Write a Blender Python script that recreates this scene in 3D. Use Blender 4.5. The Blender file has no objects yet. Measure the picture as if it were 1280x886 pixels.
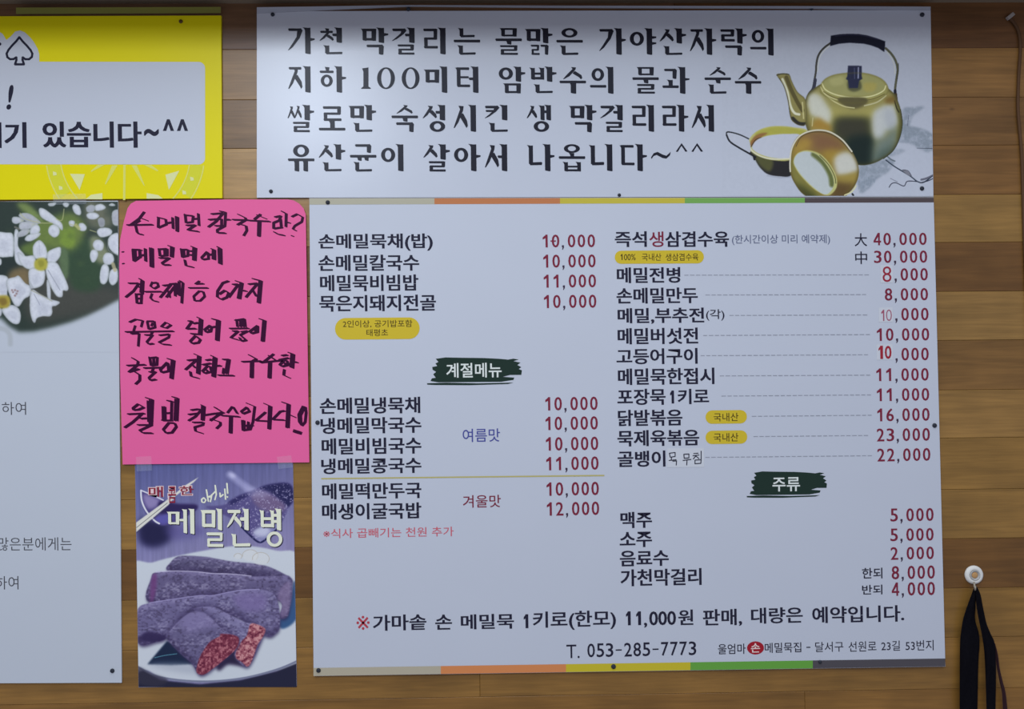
import bpy, math, random
import numpy as np
from mathutils import Matrix, Vector
from mathutils.geometry import tessellate_polygon

random.seed(7)
RNG = np.random.default_rng(7)
scene = bpy.context.scene
C = bpy.context.collection

# ------------------------------------------------------------------ camera, light, exposure
IW, IH, FPX = 1280, 886, 960.0
CAM = np.array([-0.24459205, -1.46276764, 0.12184096])
YAW, PITCH, ROLL = 0.01736623, 0.02375471, -0.00971149
cy_, sy_, cp_, sp_ = math.cos(YAW), math.sin(YAW), math.cos(PITCH), math.sin(PITCH)
FWD = np.array([sy_ * cp_, cy_ * cp_, sp_])
_r = np.array([cy_, -sy_, 0.0])
_u = np.cross(_r, FWD)
RIGHT = math.cos(ROLL) * _r + math.sin(ROLL) * _u
UP = -math.sin(ROLL) * _r + math.cos(ROLL) * _u
cd = bpy.data.cameras.new('camera')
cd.sensor_width = 36.0
cd.lens = FPX / IW * 36.0
cd.clip_start = 0.05
cam = bpy.data.objects.new('camera', cd)
C.objects.link(cam)
cam.matrix_world = Matrix(((RIGHT[0], UP[0], -FWD[0], CAM[0]), (RIGHT[1], UP[1], -FWD[1], CAM[1]),
                           (RIGHT[2], UP[2], -FWD[2], CAM[2]), (0, 0, 0, 1)))
scene.camera = cam

scene.view_settings.view_transform = 'Standard'
scene.view_settings.look = 'None'
scene.view_settings.exposure = 0.44
scene.view_settings.gamma = 1.0
scene.view_settings.use_curve_mapping = False

world = bpy.data.worlds.new('room_ambience')
scene.world = world
world.use_nodes = True
world.node_tree.nodes['Background'].inputs[0].default_value = (0.56, 0.61, 0.83, 1)
world.node_tree.nodes['Background'].inputs[1].default_value = 0.36

def area(name, loc, aim, sx, sy, power, col):
    l = bpy.data.lights.new(name, 'AREA')
    l.shape = 'RECTANGLE'; l.size = sx; l.size_y = sy; l.energy = power; l.color = col
    o = bpy.data.objects.new(name, l); C.objects.link(o)
    o.location = loc
    d = Vector(aim) - Vector(loc)
    o.rotation_euler = d.to_track_quat('-Z', 'Y').to_euler()
    return o
# the ceiling's fluorescent panels, up and to the left behind the viewer
area('ceiling_light_panel', (-0.30, -2.15, 2.1), (-0.30, -2.0, 0), 3.2, 3.3, 52, (0.74, 0.85, 1.04))
area('ceiling_light_tube', (-1.24, -2.55, 1.63), (-0.6, 0, 0.3), 0.46, 0.60, 18, (0.80, 0.90, 1.04))

# ------------------------------------------------------------------ helpers
def at(px, py, d=0.0):
    """photo measurement -> point on the plane lying d in front of the wall"""
    px = np.asarray(px, float); py = np.asarray(py, float)
    D = FWD[None] * FPX + RIGHT[None] * (px.reshape(-1, 1) - IW / 2) + UP[None] * (IH / 2 - py.reshape(-1, 1))
    t = (-d - CAM[1]) / D[:, 1:2]
    return CAM[None] + t * D

def lin(c):
    c = np.asarray(c, float) / 255.0
    return np.where(c <= 0.04045, c / 12.92, ((c + 0.055) / 1.055) ** 2.4)

WHITE = (178, 186, 209)
def albedo(rgb, white=WHITE):
    return np.clip(lin(rgb) / lin(white) * 0.62, 0.003, 0.96)

MATS = {}
def ink(rgb, white=WHITE, rough=0.45, spec=0.11, name=None, fleck=0.0):
    key = (tuple(rgb), tuple(white), rough, spec, fleck)
    if key in MATS: return MATS[key]
    m = bpy.data.materials.new(name or 'print_%d_%d_%d' % tuple(int(v) for v in rgb))
    m.use_nodes = True
    nt = m.node_tree; b = nt.nodes['Principled BSDF']
    a = albedo(rgb, white)
    b.inputs['Base Color'].default_value = (*a, 1)
    b.inputs['Roughness'].default_value = rough
    b.inputs['Specular IOR Level'].default_value = spec
    if fleck:
        tc = nt.nodes.new('ShaderNodeTexCoord'); n = nt.nodes.new('ShaderNodeTexNoise')
        n.inputs['Scale'].default_value = 9; n.inputs['Detail'].default_value = 4
        mx = nt.nodes.new('ShaderNodeMix'); mx.data_type = 'RGBA'
        mx.inputs[6].default_value = (*(a * (1 - fleck)), 1); mx.inputs[7].default_value = (*np.minimum(a * (1 + fleck), .95), 1)
        nt.links.new(tc.outputs['Object'], n.inputs['Vector'])
        nt.links.new(n.outputs['Fac'], mx.inputs[0]); nt.links.new(mx.outputs[2], b.inputs['Base Color'])
        bp = nt.nodes.new('ShaderNodeBump'); bp.inputs['Strength'].default_value = 0.10; bp.inputs['Distance'].default_value = 0.01
        n2 = nt.nodes.new('ShaderNodeTexNoise'); n2.inputs['Scale'].default_value = 5; n2.inputs['Detail'].default_value = 1
        nt.links.new(tc.outputs['Object'], n2.inputs['Vector'])
        nt.links.new(n2.outputs['Fac'], bp.inputs['Height']); nt.links.new(bp.outputs['Normal'], b.inputs['Normal'])
    MATS[key] = m
    return m

def picture_mat(name, rough=0.42, spec=0.4):
    m = bpy.data.materials.new(name); m.use_nodes = True
    nt = m.node_tree; b = nt.nodes['Principled BSDF']
    a = nt.nodes.new('ShaderNodeVertexColor'); a.layer_name = 'print'
    nt.links.new(a.outputs['Color'], b.inputs['Base Color'])
    b.inputs['Roughness'].default_value = rough; b.inputs['Specular IOR Level'].default_value = spec
    return m

def build(name, verts, faces, mat, parent=None, smooth=False):
    me = bpy.data.meshes.new(name)
    v = np.asarray(verts, float)
    if parent is not None: v = v - np.array(parent.location)
    me.from_pydata(v.tolist(), [], faces)
    me.materials.append(mat)
    if smooth: me.polygons.foreach_set('use_smooth', [True] * len(me.polygons))
    me.update()
    o = bpy.data.objects.new(name, me); C.objects.link(o)
    if parent is not None: o.parent = parent
    return o

def thing(name, label, cat, loc, group=None):
    o = bpy.data.objects.new(name, None); C.objects.link(o)
    o.empty_display_size = 0.02
    o.location = loc; o['label'] = label; o['category'] = cat
    if group: o['group'] = group
    return o
def tag(o, label, cat, group=None):
    o['label'] = label; o['category'] = cat
    if group: o['group'] = group
    return o

def slab(name, poly, d0, d1, mat, parent=None):
    """a sheet outlined by photo points (clockwise seen from the front), between d0 and d1 off the wall"""
    p = np.array(poly, float); n = len(p)
    f = at(p[:, 0], p[:, 1], d1); b = f.copy(); b[:, 1] = -d0
    V = np.vstack([f, b])
    tris = tessellate_polygon([[Vector((x, -y, 0)) for x, y in p]])
    F = [tuple(t) for t in tris]
    F = [t if facing(V, t) else t[::-1] for t in F]
    F += [tuple(i + n for i in t[::-1]) for t in F]
    for i in range(n):
        j = (i + 1) % n
        F.append((i, i + n, j + n, j))
    o = build(name, V, F, mat, parent)
    me = o.data
    import bmesh
    bm = bmesh.new(); bm.from_mesh(me); bmesh.ops.recalc_face_normals(bm, faces=bm.faces); bm.to_mesh(me); bm.free()
    return o
def facing(V, t):
    a, b, c = V[t[0]], V[t[1]], V[t[2]]
    return np.cross(b - a, c - a)[1] < 0

class Flat:
    """collects flat printed shapes in photo points"""
    def __init__(s): s.v = []; s.f = []; s.h = []; s.n = 0
    def poly(s, pts, holes=()):
        s.n += 1
        loops = [[Vector((x, -y, 0)) for x, y in L] for L in [pts, *holes]]
        tr = tessellate_polygon(loops)
        k = len(s.v)
        for L in [pts, *holes]: s.v += [(x, y) for x, y in L]; s.h += [(s.n % 14)*1.3e-5]*len(L)
        s.f += [tuple(i + k for i in t) for t in tr]
    def band(s, pts, w):
        pts = [np.array(p, float) for p in pts]
        for a, b in zip(pts, pts[1:]):
            t = b - a; L = np.hypot(*t)
            if L < 1e-6: continue
            t /= L; nrm = np.array([-t[1], t[0]]) * w / 2; e = t * w * 0.25
            s.poly([tuple(a - e + nrm), tuple(b + e + nrm), tuple(b + e - nrm), tuple(a - e - nrm)])
    def nib(s, pts, nv):
        nv = np.array(nv, float); pts = [np.array(p, float) for p in pts]
        k = np.array([nv[1], -nv[0]]); k = k / np.hypot(*k) * 0.55
        for a, b in zip(pts, pts[1:]):
            # hull of a flat nib dragged from a to b
            P = [q + si * nv + sj * k for q in (a, b) for si in (-1, 1) for sj in (-1, 1)]
            s.poly(hull(P))
    def add(s, other_v, other_f):
        k = len(s.v); s.v += other_v; s.h += [0.0]*len(other_v); s.f += [tuple(i + k for i in t) for t in other_f]
    def build(s, name, mat, parent, d):
        v = np.array(s.v); V = at(v[:, 0], v[:, 1], d); V[:, 1] -= np.array(s.h)
        F = [t if facing(V, t) else t[::-1] for t in s.f]
        return build(name, V, F, mat, parent)
def hull(P):
    P = sorted(set((round(float(x), 5), round(float(y), 5)) for x, y in P))
    def half(Q):
        h = []
        for p in Q:
            while len(h) > 1 and (h[-1][0]-h[-2][0])*(p[1]-h[-2][1]) - (h[-1][1]-h[-2][1])*(p[0]-h[-2][0]) <= 0: h.pop()
            h.append(p)
        return h
    a = half(P); b = half(P[::-1])
    return a[:-1] + b[:-1]
def ell(cx, cy, rx, ry, n=28, rot=0.0):
    c, s = math.cos(rot), math.sin(rot)
    return [(cx + rx*math.cos(t)*c - ry*math.sin(t)*s, cy + rx*math.cos(t)*s + ry*math.sin(t)*c)
            for t in [2*math.pi*i/n for i in range(n)]]
def rrect(x0, y0, x1, y1, r, n=7, sl=0.0):
    out = []
    for cx, cy, a0 in ((x1-r, y0+r, -90), (x1-r, y1-r, 0), (x0+r, y1-r, 90), (x0+r, y0+r, 180)):
        for i in range(n + 1):
            a = math.radians(a0 + 90*i/n)
            out.append((cx + r*math.cos(a), cy + r*math.sin(a)))
    xm = (x0 + x1)/2
    return [(x, y + sl*(x-xm)) for x, y in out]

# --- lettering set in the program's built-in typeface
_cu = bpy.data.curves.new('type_setter', 'FONT'); _to = bpy.data.objects.new('type_setter', _cu); C.objects.link(_to)
_cu.resolution_u = 3; _cu.fill_mode = 'FRONT'
_cache = {}
def glyphs(s, bold):
    if (s, bold) in _cache: return _cache[(s, bold)]
    if s == '1':
        w = .5 + bold*6
        v = np.array([(0, .62), (0, .78), (1-w, .96), (1-w, 1), (1, 1), (1, 0), (1-w, 0), (1-w, .72)]); v[:, 0] *= .42
        _cache[(s, bold)] = (v, [(0, 1, 2, 7), (7, 2, 3, 4), (6, 7, 4, 5)])
        return _cache[(s, bold)]
    if s == '4':
        v = np.array([(.58, 1), (.80, 1), (.80, .36), (.96, .36), (.96, .22), (.80, .22), (.80, 0), (.62, 0), (.62, .22), (0, .22), (0, .35), (.62, .36), (.62, .74), (.22, .36)])*(.6, 1)
        _cache[(s, bold)] = (v, [(1, 0, 12), (1, 12, 11, 2), (0, 10, 13), (0, 13, 12), (10, 9, 8, 11), (10, 11, 13), (11, 8, 5, 2), (2, 5, 4, 3), (8, 7, 6, 5)])
        return _cache[(s, bold)]
    _cu.body = s; _cu.offset = bold
    dg = bpy.context.evaluated_depsgraph_get(); dg.update()
    ev = _to.evaluated_get(dg); me = ev.to_mesh()
    v = np.zeros(len(me.vertices) * 3); me.vertices.foreach_get('co', v); v = v.reshape(-1, 3)[:, :2].copy()
    f = [tuple(p.vertices) for p in me.polygons]
    ev.to_mesh_clear()
    _cache[(s, bold)] = (v, f)
    return v, f
def slope(y): return -0.004 - 0.019*(y - 255)/582
def type_into(F, s, x0, y0, x1, y1, bold=0.012, sl=None, lean=0.015, italic=0.0):
    """set one word or line so that it fills the measured box"""
    v, f = glyphs(s, bold)
    a, b = v.min(0), v.max(0)
    u = (v - a) / np.maximum(b - a, 1e-6)
    x = x0 + u[:, 0]*(x1-x0); y = y1 - u[:, 1]*(y1-y0)
    if sl is None: sl = slope((y0+y1)/2)
    xm, ym = (x0+x1)/2, (y0+y1)/2
    X = x + lean*(y-ym) - italic*(y-y1); Y = y + sl*(x-xm)
    F.add(list(zip(X.tolist(), Y.tolist())), f)
def line(parent, mat, d, *items, name='lettering', bold=0.012, label=None, strike=0.0, **k):
    for it in items:
        F = Flat()
        if strike:
            t_, a, b, c, e = it
            for q in (-1, 1): type_into(F, t_, a+strike+q*strike, b, c-strike+q*strike, e, bold=bold, **k)
            F.h = [1.5e-5 if i*2 >= len(F.h) else 0.0 for i in range(len(F.h))]
        else: type_into(F, *it, bold=bold, **k)
        o = F.build(name, mat, parent, d)
        if label: o['label'] = label
    return o

# ------------------------------------------------------------------ wall of wood planks
def wood_mat():
    m = bpy.data.materials.new('oiled_wood_plank'); m.use_nodes = True
    nt = m.node_tree; N = nt.nodes; L = nt.links; b = N['Principled BSDF']
    tc = N.new('ShaderNodeTexCoord'); oi = N.new('ShaderNodeObjectInfo')
    mp = N.new('ShaderNodeMapping'); mp.inputs['Scale'].default_value = (2.2, 2.2, 26)
    off = N.new('ShaderNodeVectorMath'); off.operation = 'MULTIPLY_ADD'
    cmb = N.new('ShaderNodeCombineXYZ'); L.new(oi.outputs['Random'], cmb.inputs[0]); L.new(oi.outputs['Random'], cmb.inputs[1]); L.new(oi.outputs['Random'], cmb.inputs[2])
    off.inputs[1].default_value = (17, 31, 23)
    L.new(cmb.outputs[0], off.inputs[0]); L.new(tc.outputs['Object'], off.inputs[2])
    L.new(off.outputs[0], mp.inputs['Vector'])
    n1 = N.new('ShaderNodeTexNoise'); n1.inputs['Scale'].default_value = 2.0; n1.inputs['Detail'].default_value = 7; n1.inputs['Distortion'].default_value = 0.7
    L.new(mp.outputs[0], n1.inputs['Vector'])
    mp2 = N.new('ShaderNodeMapping'); mp2.inputs['Scale'].default_value = (9, 9, 190)
    L.new(off.outputs[0], mp2.inputs['Vector'])
    n2 = N.new('ShaderNodeTexNoise'); n2.inputs['Scale'].default_value = 1.5; n2.inputs['Detail'].default_value = 3
    L.new(mp2.outputs[0], n2.inputs['Vector'])
    n3 = N.new('ShaderNodeTexNoise'); n3.inputs['Scale'].default_value = 9; n3.inputs['Detail'].default_value = 2
    L.new(off.outputs[0], n3.inputs['Vector'])
    r1 = N.new('ShaderNodeMapRange'); r1.inputs[1].default_value = 0.3; r1.inputs[2].default_value = 0.7; r1.inputs[3].default_value = 0.80; r1.inputs[4].default_value = 1.18
    L.new(n1.outputs['Fac'], r1.inputs[0])
    r2 = N.new('ShaderNodeMapRange'); r2.inputs[1].default_value = 0.3; r2.inputs[2].default_value = 0.7; r2.inputs[3].default_value = 0.90; r2.inputs[4].default_value = 1.08
    L.new(n2.outputs['Fac'], r2.inputs[0])
    r3 = N.new('ShaderNodeMapRange'); r3.inputs[1].default_value = 0.3; r3.inputs[2].default_value = 0.7; r3.inputs[3].default_value = 0.86; r3.inputs[4].default_value = 1.12
    L.new(n3.outputs['Fac'], r3.inputs[0])
    m1 = N.new('ShaderNodeMath'); m1.operation = 'MULTIPLY'; L.new(r1.outputs[0], m1.inputs[0]); L.new(r2.outputs[0], m1.inputs[1])
    m2 = N.new('ShaderNodeMath'); m2.operation = 'MULTIPLY'; L.new(m1.outputs[0], m2.inputs[0]); L.new(r3.outputs[0], m2.inputs[1])
    # a few small dark knots
    vo = N.new('ShaderNodeTexVoronoi'); vo.inputs['Scale'].default_value = 4.5
    mpv = N.new('ShaderNodeMapping'); mpv.inputs['Scale'].default_value = (1, 1, 2.0); L.new(off.outputs[0], mpv.inputs['Vector']); L.new(mpv.outputs[0], vo.inputs['Vector'])
    rv = N.new('ShaderNodeMapRange'); rv.inputs[1].default_value = 0.0; rv.inputs[2].default_value = 0.035; rv.inputs[3].default_value = 0.55; rv.inputs[4].default_value = 1.0
    L.new(vo.outputs['Distance'], rv.inputs[0])
    m3 = N.new('ShaderNodeMath'); m3.operation = 'MULTIPLY'; L.new(m2.outputs[0], m3.inputs[0]); L.new(rv.outputs[0], m3.inputs[1])
    sc = N.new('ShaderNodeVectorMath'); sc.operation = 'SCALE'
    L.new(oi.outputs['Color'], sc.inputs[0]); L.new(m3.outputs[0], sc.inputs['Scale'])
    L.new(sc.outputs[0], b.inputs['Base Color'])
    b.inputs['Roughness'].default_value = 0.38; b.inputs['Specular IOR Level'].default_value = 0.36
    bp = N.new('ShaderNodeBump'); bp.inputs['Strength'].default_value = 0.12; bp.inputs['Distance'].default_value = 0.001
    L.new(n2.outputs['Fac'], bp.inputs['Height']); L.new(bp.outputs['Normal'], b.inputs['Normal'])
    return m
WOOD = wood_mat()
back = build('wall_back', [(-2.2, 0.02, -1.3), (1.8, 0.02, -1.3), (1.8, 0.02, 1.25), (-2.2, 0.02, 1.25),
                           (-2.2, 0.06, -1.3), (1.8, 0.06, -1.3), (1.8, 0.06, 1.25), (-2.2, 0.06, 1.25)],
             [(0, 1, 2, 3), (5, 4, 7, 6), (4, 0, 3, 7), (1, 5, 6, 2), (4, 5, 1, 0), (3, 2, 6, 7)], ink((60, 42, 25), name='wall_backing', rough=.8))
back['kind'] = 'structure'
SEAMS = [0.8395, 0.7445, 0.6478, 0.554, 0.458, 0.3655, 0.2702, 0.176, 0.0805, -0.0116, -0.110, -0.2037, -0.298, -0.391, -0.488,
         -0.583, -0.678, -0.773, -0.868, -0.963, -1.058]
TONES = [(100, 72, 52), (128, 97, 62), (120, 90, 58), (117, 87, 55), (134, 106, 66), (104, 76, 48), (134, 106, 68), (116, 88, 56),
         (138, 108, 68), (130, 101, 60), (134, 104, 62), (102, 74, 44), (132, 101, 58), (128, 97, 56), (124, 92, 52), (128, 96, 55), (120, 92, 52), (126, 95, 58), (118, 86, 50), (126, 95, 55)]
LEFT = {0: (104, 80, 66), 1: (138, 110, 78), 2: (116, 92, 66), 3: (152, 124, 88), 4: (138, 110, 74)}  # left planks' own tones, lightened in places so the colour carries lamp glare
JOINTS = [[-1.5, 0.1, 1.2], [-0.99, 0.35, 1.45], [-1.6, -0.2, 1.05], [-1.3, 0.22, 1.3], [-0.86, 0.45, 1.5], [-1.45, -0.35, .95],
          [-1.3, 0.15, 1.25], [-1.6, -0.1, 1.1], [-1.25, 0.4, 1.4], [-1.75, -0.4, .98], [-1.35, 0.2, 1.2], [-1.6, -0.25, 1.0],
          [-1.3, 0.45, 1.45], [-1.45, -0.2857, .9], [-1.2, .3304, 1.3], [-1.6, -0.1, 1.0], [-1.1, .4, 1.4], [-1.5, 0., 1.1], [-1.2, .3, 1.2], [-1.6, -.2, 1.]]
def plank(x0, x1, z0, z1, tone):
    tone = (tone[0]+2, tone[1]-3, tone[2]-10)
    g, bv, th, dz = 0.0002, 0.0007, 0.0195, random.uniform(0, 0.0002)
    a, b_, c, d_ = x0+g, x1-g, z0+g, z1-g
    y = dz
    V = [(a, y+bv, c), (b_, y+bv, c), (b_, y+bv, d_), (a, y+bv, d_),
         (a+bv, y, c+bv), (b_-bv, y, c+bv), (b_-bv, y, d_-bv), (a+bv, y, d_-bv),
         (a, th, c), (b_, th, c), (b_, th, d_), (a, th, d_)]
    F = [(4, 5, 6, 7), (0, 1, 5, 4), (1, 2, 6, 5), (2, 3, 7, 6), (3, 0, 4, 7), (8, 9, 1, 0), (9, 10, 2, 1), (10, 11, 3, 2), (11, 8, 0, 3)]
    o = build('plank', V, F, WOOD, back)
    t = albedo(np.array(tone) * random.uniform(0.97, 1.03), (182, 186, 205))
    o.color = (*t, 1)
    return o
for i, (za, zb) in enumerate(zip(SEAMS, SEAMS[1:])):
    xs = [-2.2] + JOINTS[i] + [1.8]
    for x0, x1 in zip(xs, xs[1:]):
        tone = TONES[i] if not (x0 < -0.72 < x1) else LEFT.get(i, TONES[i])
        plank(x0, x1, zb, za, tone)
# the boxed-in beam over the boards, which shades them
def box(name, lo, hi, mat, parent=None):
    (a, b, c), (d, e, f) = lo, hi
    V = [(a, b, c), (d, b, c), (d, e, c), (a, e, c), (a, b, f), (d, b, f), (d, e, f), (a, e, f)]
    return build(name, V, [(0, 3, 2, 1), (4, 5, 6, 7), (0, 1, 5, 4), (1, 2, 6, 5), (2, 3, 7, 6), (3, 0, 4, 7)], mat, parent)
beam = box('trim_1', (-2.2, -0.205, 0.8335), (1.8, 0.02, 1.25), ink((120, 110, 100), name='painted_beam', rough=.7))
beam['kind'] = 'structure'

# ------------------------------------------------------------------ brush-serif hangul for the banner and the food poster
CHO = 'ㄱㄲㄴㄷㄸㄹㅁㅂㅃㅅㅆㅇㅈㅉㅊㅋㅌㅍㅎ'
JUNG = 'ㅏㅐㅑㅒㅓㅔㅕㅖㅗㅘㅙㅚㅛㅜㅝㅞㅟㅠㅡㅢㅣ'
JONG = ['', 'ㄱ', 'ㄲ', 'ㄳ', 'ㄴ', 'ㄵ', 'ㄶ', 'ㄷ', 'ㄹ', 'ㄺ', 'ㄻ', 'ㄼ', 'ㄽ', 'ㄾ', 'ㄿ', 'ㅀ', 'ㅁ', 'ㅂ', 'ㅄ', 'ㅅ', 'ㅆ', 'ㅇ', 'ㅈ', 'ㅊ', 'ㅋ', 'ㅌ', 'ㅍ', 'ㅎ']
class Serif:
    def __init__(s, W=18.0, T=9.0): s.P = []; s.W = W; s.T = T
    def stem(s, x, y0, y1, w=None):
        w = w or s.W
        s.P.append(([(x-w*.45, y0), (x+w*.5, y0+2), (x+w, y0+1.5), (x+w, y1-1), (x+w*.8, y1), (x+w*.1, y1-2.5), (x, y1-4), (x, y0+8+w*.2), (x-w*.15, y0+5)], []))
    def bar(s, x0, x1, y, t=None):
        t = t or s.T
        s.P.append(([(x0, y-t*.15), (x0+2.5, y-t*.5), (x1-2, y-t*.5), (x1, y-t*.1), (x1-1.5, y+t*.5), (x0+3, y+t*.45)], []))
    def ring(s, x0, y0, x1, y1, k=1.0):
        cx, cy, rx, ry = (x0+x1)/2, (y0+y1)/2, (x1-x0)/2, (y1-y0)/2
        w = min(s.W*.86*k, rx*.56); t = min(s.T*.95*k, ry*.42)
        s.P.append((ell(cx, cy, rx, ry, 26), [ell(cx, cy, rx-w, ry-t, 22)]))
    def siot(s, x0, y0, x1, y1, k=1.0):
        w = s.W*.82*k; cx = x0+(x1-x0)*.58; h = y1-y0
        s.P.append(([(cx-w*.75, y0), (cx+w*.45, y0+1.5), (cx+w*.3, y0+h*.22), (cx-(cx-x0)*.42, y0+h*.74), (x0+4, y1-1), (x0, y1), (x0, y1-2), (x0+(cx-x0)*.4, y0+h*.56), (cx-w*.4, y0+h*.16)], []))
        s.P.append(([(cx-w*.05, y0+h*.36), (cx+w*.3, y0+h*.34), (x1-w*.2, y0+h*.66), (x1, y1-h*.10), (x1-w*.35, y1), (x1-w*.8, y1-h*.16), (cx-w*.4, y0+h*.52)], []))
    def giyeok(s, x0, y0, x1, y1, down, k=1.0):
        T = s.T*min(1, k+.1); w = s.W*.92*k
        s.bar(x0, x1-2, y0+T*.5, T)
        if down: s.P.append(([(x1-w, y0+T*.5), (x1-w*.4, y0-1), (x1+1, y0+T*.6), (x1-1, y1-1), (x1-w*.4, y1), (x1-w, y1-3)], []))
        else:
            h = y1-y0
            s.P.append(([(x1-w*1.05, y0+T*.6), (x1-w*.45, y0-1), (x1+1.5, y0+T*.7), (x1-(x1-x0)*.2, y0+h*.45), (x0+(x1-x0)*.32, y0+h*.85), (x0+1, y1), (x0-1, y1-1), (x0+(x1-x0)*.3, y0+h*.68), (x1-(x1-x0)*.40, y0+h*.38)], []))
    def cons(s, c, x0, y0, x1, y1, down=False, k=1.0):
        T, W = s.T*min(1, .35+.65*k), s.W*k
        h = y1-y0
        if h < 42: T = min(T, h*.21)
        if c == 'ㄱ': s.giyeok(x0, y0, x1, y1, down, k)
        elif c == 'ㅋ': s.giyeok(x0, y0, x1, y1, down, k); s.bar(x0+2, x1-W*.6, y0+h*.42, T*.8)
        elif c == 'ㄴ': s.stem(x0+3, y0, y1-T*.2, W*.8); s.P.append(([(x0+4, y1-T*1.05), (x1-3, y1-T*1.25), (x1, y1-T*.9), (x1-2, y1-T*.1), (x0+8, y1)], []))
        elif c == 'ㄷ': s.bar(x0, x1-3, y0+T*.5, T); s.stem(x0+3, y0+1, y1-T*.2, W*.72); s.bar(x0+3, x1, y1-T*.5, T)
        elif c == 'ㅌ': s.bar(x0, x1-3, y0+T*.5, T); s.stem(x0+3, y0+1, y1-T*.2, W*.72); s.bar(x0+3, x1, y1-T*.5, T); s.bar(x0+4, x1-5, (y0+y1)/2, T*.8)
        elif c == 'ㄹ':
            s.bar(x0, x1-2, y0+T*.5, T); s.P.append(([(x1-W*.72, y0+T*.3), (x1, y0+T*.1), (x1-1, y0+h*.54), (x1-W*.72, y0+h*.54)], []))
            s.bar(x0+3, x1-2, y0+h*.5, T*.9); s.P.append(([(x0+3, y0+h*.46), (x0+3+W*.7, y0+h*.46), (x0+3+W*.7, y1-T*.2), (x0+4, y1-T*.2)], []))
            s.bar(x0+2, x1+2, y1-T*.5, T)
        elif c == 'ㅁ':
            s.stem(x0+3, y0, y1, W*.78); s.bar(x0+2, x1-1, y0+T*.5+.5, T); s.bar(x0+3, x1-1, y1-T*.6, T)
            s.P.append(([(x1-W*.85, y0+1), (x1+1.5, y0+1), (x1, y1), (x1-W*.6, y1), (x1-W*.85, y1-2)], []))
        elif c == 'ㅂ':
            s.stem(x0+4, y0, y1, W*.74); s.stem(x1-W*.74, y0, y1, W*.74)
            s.bar(x0+4, x1-1, y0+h*.5, T*.85); s.bar(x0+4, x1-1, y1-T*.6, T)
        elif c == 'ㅅ': s.siot(x0, y0, x1, y1, k)
        elif c == 'ㅆ': m = x0+(x1-x0)*.52; s.siot(x0, y0+2, m, y1, k*.62); s.siot(m-3, y0, x1, y1, k*.62)
        elif c == 'ㅇ': s.ring(x0, y0, x1, y1, k)
        elif c == 'ㅈ': s.bar(x0+2, x1-3, y0+T*.5, T); s.siot(x0, y0+2, x1, y1, k*.92)
        elif c == 'ㅊ':
            m = (x0+x1)/2; s.P.append(([(m-W*.3, y0-1), (m+W*.5, y0+1), (m+W*.4, y0+h*.22), (m-W*.1, y0+h*.22)], []))
            s.bar(x0+2, x1-3, y0+h*.22+T*.3, T*.9); s.siot(x0, y0+h*.26, x1, y1, k*.85)
        elif c == 'ㅎ':
            m = (x0+x1)/2; s.P.append(([(m-W*.35, y0-1), (m+W*.55, y0+1), (m+W*.45, y0+h*.18), (m-W*.1, y0+h*.18)], []))
            s.bar(x0, x1, y0+h*.24, T*.95); s.ring(x0+4, y0+h*.38, x1-4, y1, k)
        elif c == 'ㄺ': m = x0+(x1-x0)*.5; s.cons('ㄹ', x0-2, y0, m-1, y1, k=.6); s.giyeok(m+3, y0, x1+2, y1, True, .7)
    def syl(s, ch):
        n = ord(ch)-0xAC00; c, v, f = CHO[n//588], JUNG[(n % 588)//28], JONG[n % 28]
        W, T = s.W, s.T
        if v in 'ㅏㅐㅑㅓㅔㅕㅣ':
            hi = 58 if f else 100; x = 64
            bot = 50 if f else (86 if c in 'ㄱㅅㅈㅊㅋㅆ' else (78 if c in 'ㄴㄷㅌㄹㅎ' else 66))
            top = 4; w = 54
            if v in 'ㅐㅔ': w = 40
            if c == 'ㅇ' and not f: top, bot = 14, 66
            if c == 'ㅁ' and not f: top, bot = 12, 62
            s.cons(c, 1, top, w, bot, k=.95 if v not in 'ㅐㅔ' else .8)
            mid = hi*.45
            if v == 'ㅐ': s.stem(52, 2, hi, W*.75); s.stem(74, 0, hi, W*.85); s.bar(56, 80, mid, T)
            elif v == 'ㅔ': s.stem(54, 2, hi-3, W*.72); s.stem(76, 0, hi, W*.85); s.bar(40, 58, mid, T)
            else:
                s.stem(x, 0, hi)
                if v == 'ㅏ': s.P.append(([(x+W-2, mid-T*.55), (100, mid-T*.35), (100, mid+T*.2), (x+W-2, mid+T*.7)], []))
                if v == 'ㅑ':
                    for q in (-10, 12): s.P.append(([(x+W-2, mid+q-T*.5), (100, mid+q-T*.35), (100, mid+q+T*.2), (x+W-2, mid+q+T*.6)], []))
                if v == 'ㅓ': s.bar(x-16, x+3, mid+2, T)
                if v == 'ㅕ': s.bar(x-16, x+3, mid-8, T*.85); s.bar(x-16, x+3, mid+8, T*.85)
            if f:
                if f == 'ㄴ': s.cons(f, 18, 66, 86, 100, k=.95)
                elif f == 'ㅇ': s.ring(26, 60, 84, 100, .9)
                elif f == 'ㄱ': s.cons(f, 18, 64, 82, 102, True, .95)
                else: s.cons(f, 20, 63, 82, 101, True, .92)
        elif v in 'ㅗㅜㅠㅡ':
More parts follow.
